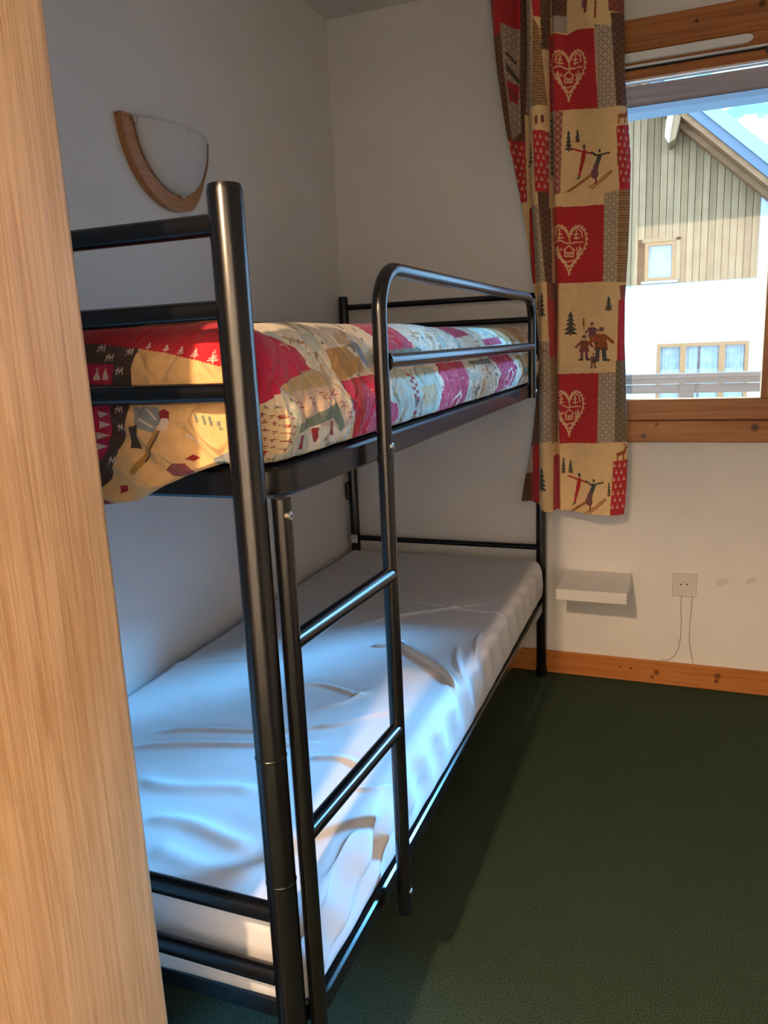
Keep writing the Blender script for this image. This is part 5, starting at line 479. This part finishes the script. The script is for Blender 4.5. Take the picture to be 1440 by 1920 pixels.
# ------------------------------------------------------------------ curtain
def curtain():
    ed = np.array(CURTAIN_EDGE)[::-1]
    nz, nx = 880, 300
    hem = np.array(CURTAIN_HEM)
    t = np.linspace(0, 1, nz)[:, None]; s = np.linspace(0, 1, nx)[None, :]
    zt = 2.372
    # first pass: straight rows to find x, then the hem follows its own line
    zrow = zt+(.675-zt)*t
    xl = np.interp(zrow, ed[:, 0], ed[:, 1]); xr = np.interp(zrow, ed[:, 2], ed[:, 3])
    x = xl+(xr-xl)*s
    zh = np.interp(x, hem[:, 0], hem[:, 1]); z = zt+(zh-zt)*t
    xl = np.interp(z, ed[:, 0], ed[:, 1]); xr = np.interp(z, ed[:, 2], ed[:, 3]); x = xl+(xr-xl)*s
    # folds: crease lines run down the cloth
    c1 = np.interp(z, [.66, 1.05, 1.4, 1.7, 2.33], [.782, .782, .781, .757, .742])      # left edge of the narrow fold
    c2 = np.interp(z, [.66, 1.05, 1.4, 1.7, 2.33], [.848, .842, .838, .826, .82])       # crease between the fold and the flat panel
    u = np.clip((x-c1)/(c2-c1), 0, 1)
    y = np.full_like(x, -.150)
    y -= .042*np.sin(np.pi*u)**.8
    y += .030*np.exp(-((x-c2)/.009)**2)+.032*np.exp(-((x-c1)/.011)**2)
    y += np.where(x < c1, .036*np.sin((c1-x)/.017)*np.clip((c1-x)/.02, 0, 1)+.012, 0)
    v = np.clip((x-c2)/(xr-c2+1e-6), 0, 1)
    amp = np.interp(z, [.66, 1.5, 2.1, 2.33], [.015, .011, .016, .024])
    y += amp*np.sin(v*7.0+.6*np.sin(z*3))*np.clip(v*6, 0, 1)
    y += .004*noise2(None, x, z, 9, 3)
    y += .012*np.clip((v-.93)/.07, 0, 1)
    base = (.76, .53, .27)
    pal = dict(cream=base, red=(.46, .028, .034), lattice=(.47, .37, .27), brown=(.17, .085, .05), grid=(.40, .22, .095), grey=(.42, .36, .30), redbrown=(.22, .06, .04), trellis=(.42, .25, .19),
               greenbrown=(.22, .17, .10), dkgreen=(.075, .075, .065), print=(.74, .47, .25), rust=(.34, .09, .03), mauve=(.20, .08, .09), pale=(.62, .36, .25), black=(.03, .022, .02))
    X, Z = x.ravel(), z.ravel()
    col, idn, nm = paint(X, Z, base, CURTAIN_PATCHES, [], pal)
    # woven-in small patterns of the strips
    def where(c): return idn == nm.index(c)+1
    d1 = np.abs(((X+Z)/.022) % 1-.5); d2 = np.abs(((X-Z)/.022) % 1-.5)
    k = where('lattice') & ((d1 < .08) | (d2 < .08)); col[k] *= (.72, .66, .62)
    k = where('lattice') & (((X/.011) % 1-.5)**2+((Z/.011) % 1-.5)**2 < .05); col[k] *= .6
    k = where('grid') & (((Z/.0085) % 1) < .4); col[k] *= .45
    k = where('trellis') & ((d1 < .14) | (d2 < .14)); col[k] = (.36, .05, .05)
    ch = (((X/.010).astype(int)+(Z/.010).astype(int)) % 2 == 0)
    k = where('brown') & ch; col[k] *= .62
    k = where('greenbrown') & ch; col[k] *= .7
    k = where('redbrown') & ch; col[k] *= 1.35
    c2_, id2, _ = paint(X, Z, (0, 0, 0), [], CURTAIN_STROKES, pal)
    k = id2 > 0; col[k] = c2_[k]
    col *= (1+.16*noise2(None, X, Z, 60, 5, 3))[:, None]
    V = np.stack([X, y.ravel(), Z], 1)
    # give the cloth a back side a few millimetres behind
    o = fast_mesh('curtain', V, grid_faces(nz, nx), M['curtain'])
    set_print(o, col)
    so = o.modifiers.new('thickness', 'SOLIDIFY'); so.thickness = .0016; so.offset = 0
    tag(o, 'patchwork-print curtain with red heart squares and skiers hanging beside the window', 'curtain')
    r = thing('curtain_rod', (1.28, -.15, 2.37), 'slim black curtain rod above the window', 'curtain rod')
    MB().tube([(.66, -.150, 2.386), (1.9, -.150, 2.386)], .009, 14).build('pole', M['black'], r, True)
    for x_ in (.650, 1.91): MB().sphere((x_, -.150, 2.386), .014).build('finial', M['black'], r, True)
    for x_ in (.71, 1.85): MB().box(x_-.008, x_+.008, -.150, 0, 2.3952, 2.399).build('bracket', M['black'], r)
curtain()

# ------------------------------------------------------------------ quilt on the upper bunk
def quilt():
    # path round the bed: near end (towards +x), rounded corner, long side (towards the window)
    X1, Y0, R = .782, -2.012, .06
    pe = np.concatenate([np.linspace(.045, .48, 60), np.linspace(.48, X1-R, 330)[1:]])                            # end: x positions
    pa = np.radians(np.linspace(-90, 0, 40))[1:-1]               # corner
    ps = np.concatenate([np.linspace(Y0+R, -1.62, 440), np.linspace(-1.62, -.205, 520)[1:]])
    px = np.concatenate([pe, X1-R+R*np.cos(pa), np.full(len(ps), X1)])
    py = np.concatenate([np.full(len(pe), Y0), Y0+R+R*np.sin(pa), ps])
    nxx = np.concatenate([np.zeros(len(pe)), np.cos(pa), np.ones(len(ps))]); nyy = np.concatenate([-np.ones(len(pe)), np.sin(pa), np.zeros(len(ps))])
    n = len(px); hem = np.array(QUILT_END_HEM)
    hz = np.where(nyy < -.99, np.interp(px, hem[:, 0], hem[:, 1]), 1.1165)
    hz[len(pe):len(pe)+len(pa)] = np.linspace(hz[len(pe)-1], 1.1165, len(pa))
    nb = 280; crest = 1.300; rt = .07
    w = np.linspace(0, 1, nb)
    # profile: inner flat top -> crest quarter round -> straight down to hem
    off = np.zeros((n, nb)); zz = np.zeros((n, nb))
    kt = w < .12; kr = (w >= .12) & (w < .40); kd = w >= .40
    a = (w[kr]-.12)/.28*np.pi/2
    off[:, kt] = rt+(.10*(1-w[kt]/.12))[None, :]; zz[:, kt] = crest
    off[:, kr] = (rt*(1-np.sin(a)))[None, :]; zz[:, kr] = (crest-rt*(1-np.cos(a)))[None, :]
    k = (w[kd]-.40)/.60
    zz[:, kd] = (crest-rt)+(hz[:, None]-(crest-rt))*k[None, :]
    along = np.concatenate([[0], np.cumsum(np.hypot(np.diff(px), np.diff(py)))])
    bul = np.zeros((n, nb))
    bul[:, kd] = -.018*np.sin(np.pi*k)[None, :]
    side = (nxx > .99)[:, None]
    bul = np.where(side, bul*1.0+.012*np.clip((zz-1.1165)/.02, 0, 1)*0, bul*.3)
    S = along[:, None]+0*zz
    bul = bul+.010*noise2(None, S, zz, 9, 11, 3)+.006*noise2(None, S, zz, 30, 12, 2)
    # quilting creases
    sa = (S*1.0+zz*.9)/.085; sb = (S*1.0-zz*.9)/.085
    quiltl = np.minimum(np.abs(sa-np.round(sa)), np.abs(sb-np.round(sb)))
    bul = bul+.0022*np.exp(-(quiltl/.06)**2)+.007*noise2(None, S, zz*.6, 48, 14, 2)
    # crisp diagonal drape folds where the cloth hangs over the near end
    endm = np.clip((1.22-zz)/.06, 0, 1)*(nyy < -.99)[:, None]
    bul = bul+endm*.006*np.sin((px[:, None]*.75+zz)*2*np.pi/.075)
    off = off+bul*np.clip((w-.05)/.2, 0, 1)[None, :]
    off = np.maximum(off, np.where((nyy < -.5)[:, None], -.004, -.030))
    curl = np.clip((w-.955)/.045, 0, 1)[None, :]; off = off+.012*(1-np.cos(curl*np.pi/2))+.006*curl; zz = zz+.010*np.clip(curl-.55, 0, 1)
    zz = zz+.010*noise2(None, S, zz*0, 3.1, 21, 2)*np.clip((zz-1.2)/.08, 0, 1)
    x = px[:, None]-nxx[:, None]*off; y = py[:, None]-nyy[:, None]*off
    # colours: print of the near end by (x, z), of the side by (y, z)
    pal = dict(red=(.46, .022, .070), tan=(.50, .27, .09), tan2=(.46, .33, .17), pinkcream=(.60, .42, .29), green=(.17, .20, .14), grey=(.26, .28, .29), cream2=(.70, .54, .34), dkred=(.28, .02, .025),
               greenpale=(.38, .42, .34), brownq=(.065, .04, .035), black2=(.06, .05, .04), redtop=(.46, .016, .030), pale=(.66, .54, .44), seam=(.55, .56, .48), ochre=(.42, .22, .06), mauve=(.26, .07, .07))
    cream = (.68, .56, .40)
    en = np.broadcast_to((nyy < -.72)[:, None], zz.shape).ravel()
    Xf, Yf, Zf = x.ravel(), y.ravel(), zz.ravel(); col = np.zeros((len(Xf), 3))
    ce, _, _ = paint(Xf[en], Zf[en], (.70, .43, .19), QUILT_END, QUILT_END_STROKES, pal); col[en] = ce
    cs, ids, nm = paint(Yf[~en], Zf[~en], (.70, .60, .45), QUILT_SIDE, QUILT_SIDE_STROKES, pal)
    ys, zs = Yf[~en], Zf[~en]
    un = ids == 0
    mott = noise2(None, ys, zs, 22, 31, 3); cs[un & (mott > .15)] = (.46, .48, .40); cs[un & (mott < -.17)] = (.56, .37, .20)
    fl = noise2(None, ys, zs, 110, 33, 2); cs[un & (fl > .25)] = (.20, .17, .12)
    rd = (ids == nm.index('red')+1) & (noise2(None, ys, zs, 160, 35, 1) > .40); cs[rd] = (.55, .22, .20)
    col[~en] = cs
    col *= (1+.22*noise2(None, along[:, None]+0*zz, zz, 90, 41, 3)).ravel()[:, None]
    V = np.stack([Xf, Yf, Zf], 1)
    F = grid_faces(n, nb)
    # top sheet closing the ring: rows across the bed
    inner = np.arange(n)*nb
    o = fast_mesh('quilt', V, F, M['quilt'], True)
    set_print(o, col)
    tag(o, 'red and cream patchwork quilt covering the upper bunk, hanging over its near end', 'quilt')
    # the flat top of the quilt, same cloth
    gx, gy = np.meshgrid(np.linspace(.045, .655, 60), np.linspace(-1.885, -.205, 160), indexing='ij')
    gz = 1.299+.006*noise2(None, gx, gy, 5, 51, 3)
    V2 = np.stack([gx.ravel(), gy.ravel(), gz.ravel()], 1)
    sq = ((np.floor(gx/.16)+2*np.floor(gy/.21)).astype(int) % 5).ravel()
    pc = np.array([cream, pal['red'], pal['tan2'], pal['greenpale'], cream])[sq]
    t = fast_mesh('top_cloth', V2, grid_faces(60, 160), M['quilt']); set_print(t, pc)
    s2 = t.modifiers.new('thickness', 'SOLIDIFY'); s2.thickness = .008; s2.offset = -1
    t.parent = o
quilt()

# ------------------------------------------------------------------ lower mattress with fitted sheet
def mattress():
    x0, x1, y0, y1, z0, z1 = .022, .790, -2.004, -.085, .3165, .472
    r = .035; inner0 = np.array([x0+r, y0+r, z0+r]); inner1 = np.array([x1-r, y1-r, z1-r])
    def face(ax, sgn, nu, nv, du=None):
        a, b = [(1, 2), (0, 2), (0, 1)][ax]; lo = (x0, y0, z0); hi = (x1, y1, z1)
        u = np.linspace(lo[a], hi[a], nu); v = np.linspace(lo[b], hi[b], nv)
        U, W = np.meshgrid(u, v, indexing='ij'); P = np.zeros((nu*nv, 3)); P[:, a] = U.ravel(); P[:, b] = W.ravel(); P[:, ax] = (hi if sgn > 0 else lo)[ax]
        F = grid_faces(nu, nv); 
        if (sgn > 0) == (ax == 1): F = F[:, ::-1]
        return P, F
    nx, ny, nz = 170, 420, 44
    Vs, Fs, off = [], [], 0
    for ax, sg, a, b in ((2, 1, nx, ny), (2, -1, nx, ny), (0, 1, ny, nz), (0, -1, ny, nz), (1, 1, nx, nz), (1, -1, nx, nz)):
        P, F = face(ax, sg, a, b); Vs.append(P); Fs.append(F+off); off += len(P)
    P = np.concatenate(Vs); F = np.concatenate(Fs)
    key = np.round(P, 5); uq, idx, inv = np.unique(key, axis=0, return_index=True, return_inverse=True)
    P = P[idx]; F = inv.reshape(-1)[F]
    c = np.clip(P, inner0, inner1); d = P-c; L = np.linalg.norm(d, axis=1, keepdims=True); nrm = d/np.maximum(L, 1e-9)
    # corners of the plan are rounder than the top edge
    Q = c+nrm*r
    x, y, z = Q.T
    top = np.clip((z-(z1-r*1.3))/(r*1.3), 0, 1); side = np.clip((x-(x1-.02))/.02, 0, 1); endm = np.clip(((y0+.02)-y)/.02, 0, 1)
    h = np.zeros(len(x))
    for ax_, ay, bx, by, w, hh in SHEET_RIDGES:
        tx, ty = bx-ax_, by-ay; LL = tx*tx+ty*ty
        k = ((x-ax_)*tx+(y-ay)*ty)/LL; kk = np.clip(k, 0, 1)
        wob = .010*np.sin(k*5+ax_*30)
        nxv, nyv = -ty/math.sqrt(LL), tx/math.sqrt(LL)
        dd = (x-ax_-k*tx)*nxv+(y-ay-k*ty)*nyv-wob
        along = np.sqrt(((x-ax_-kk*tx)**2+(y-ay-kk*ty)**2)-np.clip((x-ax_-k*tx)**2+(y-ay-k*ty)**2, 0, None)+1e-9)
        tap = np.exp(-(np.maximum(0, np.abs(k-.5)-.36)/.13)**2)
        pro = np.exp(-(dd/(w*.55))**2)-.3*np.exp(-((dd-w*1.2)/(w*.9))**2)
        h += 1.0*hh*tap*pro
    h += .007*noise2(None, x, y, 4.2, 61, 3)
    near = np.clip((-1.35-y)/.4, 0, 1)
    h += near*.0016*np.sin((y*1.0-x*.35+.03*np.sin(x*9))*2*np.pi/.21)
    Q[:, 2] += h*top
    # long side: soft vertical gathers, stronger close to the near corner; hem sags between the legs
    gath = .004*np.sin((y+(z-.3)*.5)*2*np.pi/.11)+.006*noise2(None, y*2.2, z*.8, 7, 63, 3)
    nc = np.clip((-1.45-y)/.35, 0, 1)
    gath = gath+nc*.014*np.sin(((z-.3)-.42*(y+1.9))*2*np.pi/.085+.9*np.sin(y*13))*np.clip((z-z0)/.04, 0, 1)
    Q[:, 0] += side*gath*np.clip((z-z0-.01)/.06, 0, 1)
    Q[:, 1] += endm*(.0035*noise2(None, x*2, z*1, 8, 65, 2))
    bot = np.clip((z0+.05-z)/.05, 0, 1)
    Q[:, 2] += bot*side*(-.026*np.exp(-((y+1.05)/.55)**2)-.004)
    Q[:, 2] -= endm*bot*(.010+.045*np.clip(1-(x-.1)/.68, 0, 1))
    o = fast_mesh('mattress', Q, F, M['sheet'])
    tag(o, 'white sheeted mattress with wrinkled cover on the lower bunk', 'mattress')
mattress()

# ------------------------------------------------------------------ wall lamp
def wall_lamp():
    e = thing('wall_lamp', (0, -1.03, 1.62), 'half-moon wall lamp with wooden rim and frosted glass on the left wall', 'wall lamp')
    cy, cz = -1.032, 1.818
    # wooden crescent plate
    outer = []; inner = []
    n = 44
    for k in range(n+1):
        a = math.pi+math.pi*k/n                       # near tip -> bottom -> far tip
        q = max(0, (k/n-.60)/.40); ro = .195-.034*min(1, q*2.2)
        outer.append((cy+ro*math.cos(a), cz+ro*math.sin(a)))
        ri = .150
        inner.append((cy+.004+ri*math.cos(a), cz+ri*math.sin(a)))
    v = []; f = []
    for k in range(n+1):
        (oy, oz), (iy, iz) = outer[k], inner[k]
        v += [(0, oy, oz), (.020, oy, oz), (.0225, iy, iz), (0, iy, iz)]
    for k in range(n):
        for j in range(4):
            j2 = (j+1) % 4; f.append((4*k+j, 4*k+j2, 4*k+4+j2, 4*k+4+j))
    f += [(3, 2, 1, 0), (4*n, 4*n+1, 4*n+2, 4*n+3)]
    link('wooden_rim', v, f, M['lamp_wood'], e, True, 35)
    # frosted glass half dome
    nr, na = 12, 44; v = []; f = []
    for i in range(nr+1):
        s = i/nr
        for k in range(na+1):
            a = math.pi+math.pi*k/na; ry = .157 if math.cos(a) < 0 else .132
            v.append((.0235+.045*math.cos(s*math.pi/2)*1.0, cy+ry*math.sin(s*math.pi/2)*math.cos(a), cz-.001+.157*math.sin(s*math.pi/2)*math.sin(a)))
    for i in range(nr):
        for k in range(na): f.append((i*(na+1)+k, (i+1)*(na+1)+k, (i+1)*(na+1)+k+1, i*(na+1)+k+1))
    g = link('glass_shade', v, f, M['opal'], e, True)
    so = g.modifiers.new('thickness', 'SOLIDIFY'); so.thickness = .004; so.offset = -1
    for yy, zz in ((cy-.158, cz-.012), (cy+.004, cz-.157), ):
        MB().box(.022, .034, yy-.008, yy+.010, zz-.008, zz+.008, .002).build('clip', M['steel'], e)
    MB().tube([(.012, cy, cz-.10), (.012, cy, cz-.03)], .010, 12).build('bulb_holder', M['plastic'], e, True)
    MB().sphere((.018, cy, cz-.005), .018).build('bulb', M['opal'], e, True)
wall_lamp()

# ------------------------------------------------------------------ shelf and socket
def small_things():
    o = MB().box(.861, 1.095, -.243, -.0005, .374, .4135, .0015).build('wall_shelf', M['white_board'])
    tag(o, 'small white floating shelf on the window wall beside the bed', 'shelf')
    e = thing('power_socket', (1.2735, 0, .385), 'white square power socket low on the wall right of the shelf', 'power socket')
    m = MB(); x0, x1, z0, z1 = 1.2335, 1.3135, .343, .426; cx, cz, r = 1.272, .386, .0235
    # plate with a round well
    ring = [(cx+r*math.cos(2*math.pi*k/32), cz+r*math.sin(2*math.pi*k/32)) for k in range(32)]
    sq = []
    for k in range(32):
        a = 2*math.pi*k/32; c, s = math.cos(a), math.sin(a); t = 1/max(abs(c), abs(s)); sq.append(((x0+x1)/2+t*c*(x1-x0)/2, (z0+z1)/2+t*s*(z1-z0)/2))
    v = []; 
    for p in sq: v.append((p[0], 0, p[1]))
    for p in sq: v.append((p[0], -.0085, p[1]))
    for p in sq: v.append(((p[0]-(x0+x1)/2)*.965+(x0+x1)/2, -.0105, (p[1]-(z0+z1)/2)*.965+(z0+z1)/2))
    for p in ring: v.append((p[0], -.0105, p[1]))
    for p in ring: v.append((p[0], -.0015, p[1]))
    f = []
    for q in range(4):
        for k in range(32):
            k2 = (k+1) % 32; f.append((q*32+k2, q*32+k, q*32+32+k, q*32+32+k2))
    f.append(tuple(4*32+k for k in range(32))[::-1])
    link('cover_plate', v, f, M['plastic'], e, True, 25)
    for dx in (-.0095, .0095): MB().tube([(cx+dx, -.0012, cz-.002), (cx+dx, -.0020, cz-.002)], .0030, 12).build('contact_hole', M['hole'], e)
    MB().tube([(cx, -.001, cz+.010), (cx, -.013, cz+.010), (cx, -.015, cz+.010)], [.0024, .0024, .0012], 10).build('earth_pin', M['steel'], e, True)
small_things()

# ------------------------------------------------------------------ balcony outside
def balcony():
    e = thing('balcony_railing', (1.6, 1.5, .93), 'pine balcony railing of horizontal boards outside the window', 'railing')
    MB().box(-2.5, 5.5, 1.46, 1.56, 1.028, 1.050, .004).build('top_rail', M['rail_wood'], e)
    MB().box(-2.5, 5.5, 1.500, 1.525, .998, 1.0275, .002).build('board', M['rail_wood'], e)
    MB().box(-2.5, 5.5, 1.500, 1.525, .950, .994, .002).build('board', M['rail_wood'], e)
    for x in (-1.75, -.25, 1.25, 2.75, 4.25): MB().box(x-.035, x+.035, 1.482, 1.4995, -.1, .996, .003).build('post', M['rail_wood'], e)
    for z in (.62, .68, .30, .36): MB().box(-2.5, 5.5, 1.500, 1.525, z, z+.05, .002).build('board', M['rail_wood'], e)
    e = thing('balcony_beam', (1.5, 1.5, 2.317), 'brown timber beam crossing the top of the window view outside', 'beam')
    MB().box(-2.5, 5.5, 1.50, 1.62, 2.347, 2.445, .004).build('timber', M['beam_wood'], e)
    MB().box(-2.5, 5.5, 1.49, 1.63, 2.317, 2.3465, .002).build('flashing', M['flash'], e)
    for x in (-2.4, 5.4): MB().box(x-.05, x+.05, 1.51, 1.61, -.1, 2.3165, .004).build('support_post', M['beam_wood'], e)
    o = MB().box(-3, 6, -5.4, 1.66, 2.95, 3.12).build('added_eave', M['beam_wood']); tag(o, 'unseen timber roof eave added above the balcony to shade the beam', kind='structure')  # unseen roof slab, added to keep skylight off the beam
    o = MB().box(-2.6, 5.6, .25, 1.62, -.22, -.1).build('balcony_floor', M['beam_wood']); tag(o, 'balcony floor outside the window', kind='structure')
balcony()

# ------------------------------------------------------------------ neighbouring chalet
def chalet():
    YH = 16.0; zg = -4.5
    e = thing('chalet', (.5, YH, zg), 'neighbouring chalet with timber gable and white walls across the street', 'house')
    xw0, xw1 = -7.5, 2.475; zb = 2.302; W = M['house_wall']
    # white lower wall with window openings
    big = (.518, 2.40, -.9, 1.0); sm = (.212, .851, 2.375, 3.19)
    m = MB(); m.box(xw0, big[0], YH, YH+.4, zg, zb); m.box(big[1], xw1+.35, YH, YH+.4, zg, zb); m.box(*big[:2], YH, YH+.4, zg, big[2]); m.box(*big[:2], YH, YH+.4, big[3], zb)
    m.box(xw1, xw1+.35, YH-.02, YH+.4, zb, 3.9); m.box(xw1, xw1+.34, YH+.4, YH+9, zg, 3.9); m.box(xw0, xw0+.3, YH+.4, YH+9, zg, 3.9)
    m.build('white_wall', W, e)
    # roof: slope and ridge
    k = -.905; xr, zr = -2.6, 5.83-k*0+(-.905)*(-2.6-.73)
    zl = lambda x: (5.83+k*(x-.73)) if x >= xr else (zr+.905*(x-xr))
    # gable planks, one by one
    rng = random.Random(4); w = .142; x = xw1-w; i = 0
    while x > -2.4:
        zt = zl(x+w/2+.0)-.33
        segs = [(zb, zt)]
        if x+w > sm[0]-.06 and x < sm[1]+.06: segs = [(zb, sm[2]-.06), (sm[3]+.07, zt)]
        for a, b in segs:
            if b-a < .02: continue
            d = rng.uniform(0, .012)
            v = [(xx, yy, zz) for xx in (x+.006, x+w-.006) for yy in (YH-.03-d, YH) for zz in (a, (b if b < zt-.01 else zl(xx)-.33))]
            link('gable_plank', v, [(0, 1, 3, 2), (4, 6, 7, 5), (0, 4, 5, 1), (2, 3, 7, 6), (0, 2, 6, 4), (1, 5, 7, 3)], M['plank'][rng.randrange(4)], e)
        x -= w; i += 1
    MB().prism([(-2.4, zb), (xw1, zb), (xw1, zl(xw1)-.36), (-2.4, zl(-2.4)-.36)], YH+.30, YH+.35, 1).build('gable_backing', M['soffit'], e)
    MB().prism([(xw0, zb), (-2.4, zb), (-2.4, zl(-2.4)-.36), (xr, zr-.36), (xw0, zl(xw0)-.36)], YH-.02, YH+.35, 1).build('gable_side_boards', M['soffit'], e)
    # roof slabs and trim
    xe = 4.6; nx, nz = .67, .74
    def strip(name, mat, lo, hi, ya, yb):
        MB().prism([(xr, zr+lo), (xe, zl(xe)+lo), (xe, zl(xe)+hi), (xr, zr+hi)], ya, yb, 1).build(name, mat, e)
    strip('soffit_board', M['soffit'], -.34, -.20, YH-.35, YH+9)
    strip('soffit_board', M['soffit'], -.195, -.06, YH-.75, YH+9)
    strip('fascia_board', M['fascia'], -.055, .17, YH-.80, YH+9)
    strip('roof_sheet', M['roof_metal'], .175, .50, YH-.84, YH+9)
    MB().prism([(xr, zr-.30), (xr, zr+.3), (xw0-1, zl(xw0-1)+.3), (xw0-1, zl(xw0-1)-.30)], YH-.8, YH+9, 1).build('roof_slope', M['roof_metal'], e)
    # purlin end with carved corbel
    MB().prism([(.74, 5.72), (.90, 5.72), (.86, 5.42), (.78, 5.10), (.66, 5.02), (.68, 5.25), (.67, 5.50)], YH-.75, YH-.04, 1).build('purlin_corbel', M['plank'][2], e)
    MB().prism([(.66, 5.02), (.76, 5.72), (.68, 5.72), (.60, 5.45), (.58, 5.15)], YH-.79, YH-.752, 1).build('corbel_snow', M['snow'], e)
    # windows
    def win(x0, x1, z0, z1, mull, split=None):
        f = MB(); t = .075
        f.box(x0, x1, YH-.05, YH+.06, z1-t, z1); f.box(x0, x1, YH-.05, YH+.06, z0, z0+t*.8); f.box(x0, x0+t, YH-.05, YH+.06, z0+t*.8, z1-t); f.box(x1-t, x1, YH-.05, YH+.06, z0+t*.8, z1-t)
        for mx in mull: f.box(mx-.06, mx+.06, YH-.05, YH+.06, z0+t*.8, z1-t)
        fr = f.build('window_frame', M['house_frame'], e)
        xs = [x0+t]+[v for mx in mull for v in (mx-.06, mx+.06)]+[x1-t]
        for a, b in zip(xs[::2], xs[1::2]):
            nw = 26; v = []; fc = []
            for k_ in range(nw+1):
                xx = a+(b-a)*k_/nw; yy = YH+.10+.018*math.sin(k_*1.5)
                if split and abs(xx-split) < .03: yy += .15
                v += [(xx, yy, z0), (xx, yy, z1)]
            for k_ in range(nw): fc.append((2*k_, 2*k_+2, 2*k_+3, 2*k_+1))
            MB().box(a, b, YH+.02, YH+.028, z0+.05, z1-.05).build('pane', M['glass'], fr)
            link('net_curtain', v, fc, M['net'], fr, True)
        MB().box(x0, x1, YH+.2, YH+.24, z0, z1).build('dark_room', M['gasket'], fr)
    win(*sm, ()); win(*big, (1.07, 1.87), 1.40)
    MB().box(sm[0]-.06, sm[1]+.06, YH-.12, YH, sm[2]-.06, sm[2]-.01).build('window_ledge', M['flash'], e)
    MB().box(sm[1], sm[1]+.09, YH-.07, YH-.02, sm[2], sm[3]+.06).build('window_trim', M['plank'][2], e)
    MB().box(sm[0]-.06, sm[1]+.09, YH-.07, YH-.02, sm[3], sm[3]+.07).build('window_trim', M['plank'][0], e)
    g = MB().box(-60, 60, .3, 200, zg-.3, zg).build('ground', M['street']); tag(g, 'grey street ground outside', kind='structure')
    # snowy mountain far behind
    gx, gy = np.meshgrid(np.linspace(-180, 105, 90), np.linspace(150, 420, 50), indexing='ij')
    hgt = 190*np.clip((gy-150)/270, 0, 1)**.9+46*noise2(None, gx, gy, .012, 71, 5)*np.clip((gy-150)/60, 0, 1)
    o = fast_mesh('mountain', np.stack([gx.ravel(), gy.ravel(), (zg-2+hgt).ravel()], 1), grid_faces(90, 50), M['mountain'])
    tag(o, 'snow covered mountain slope rising behind the chalet roof', 'mountain')
chalet()
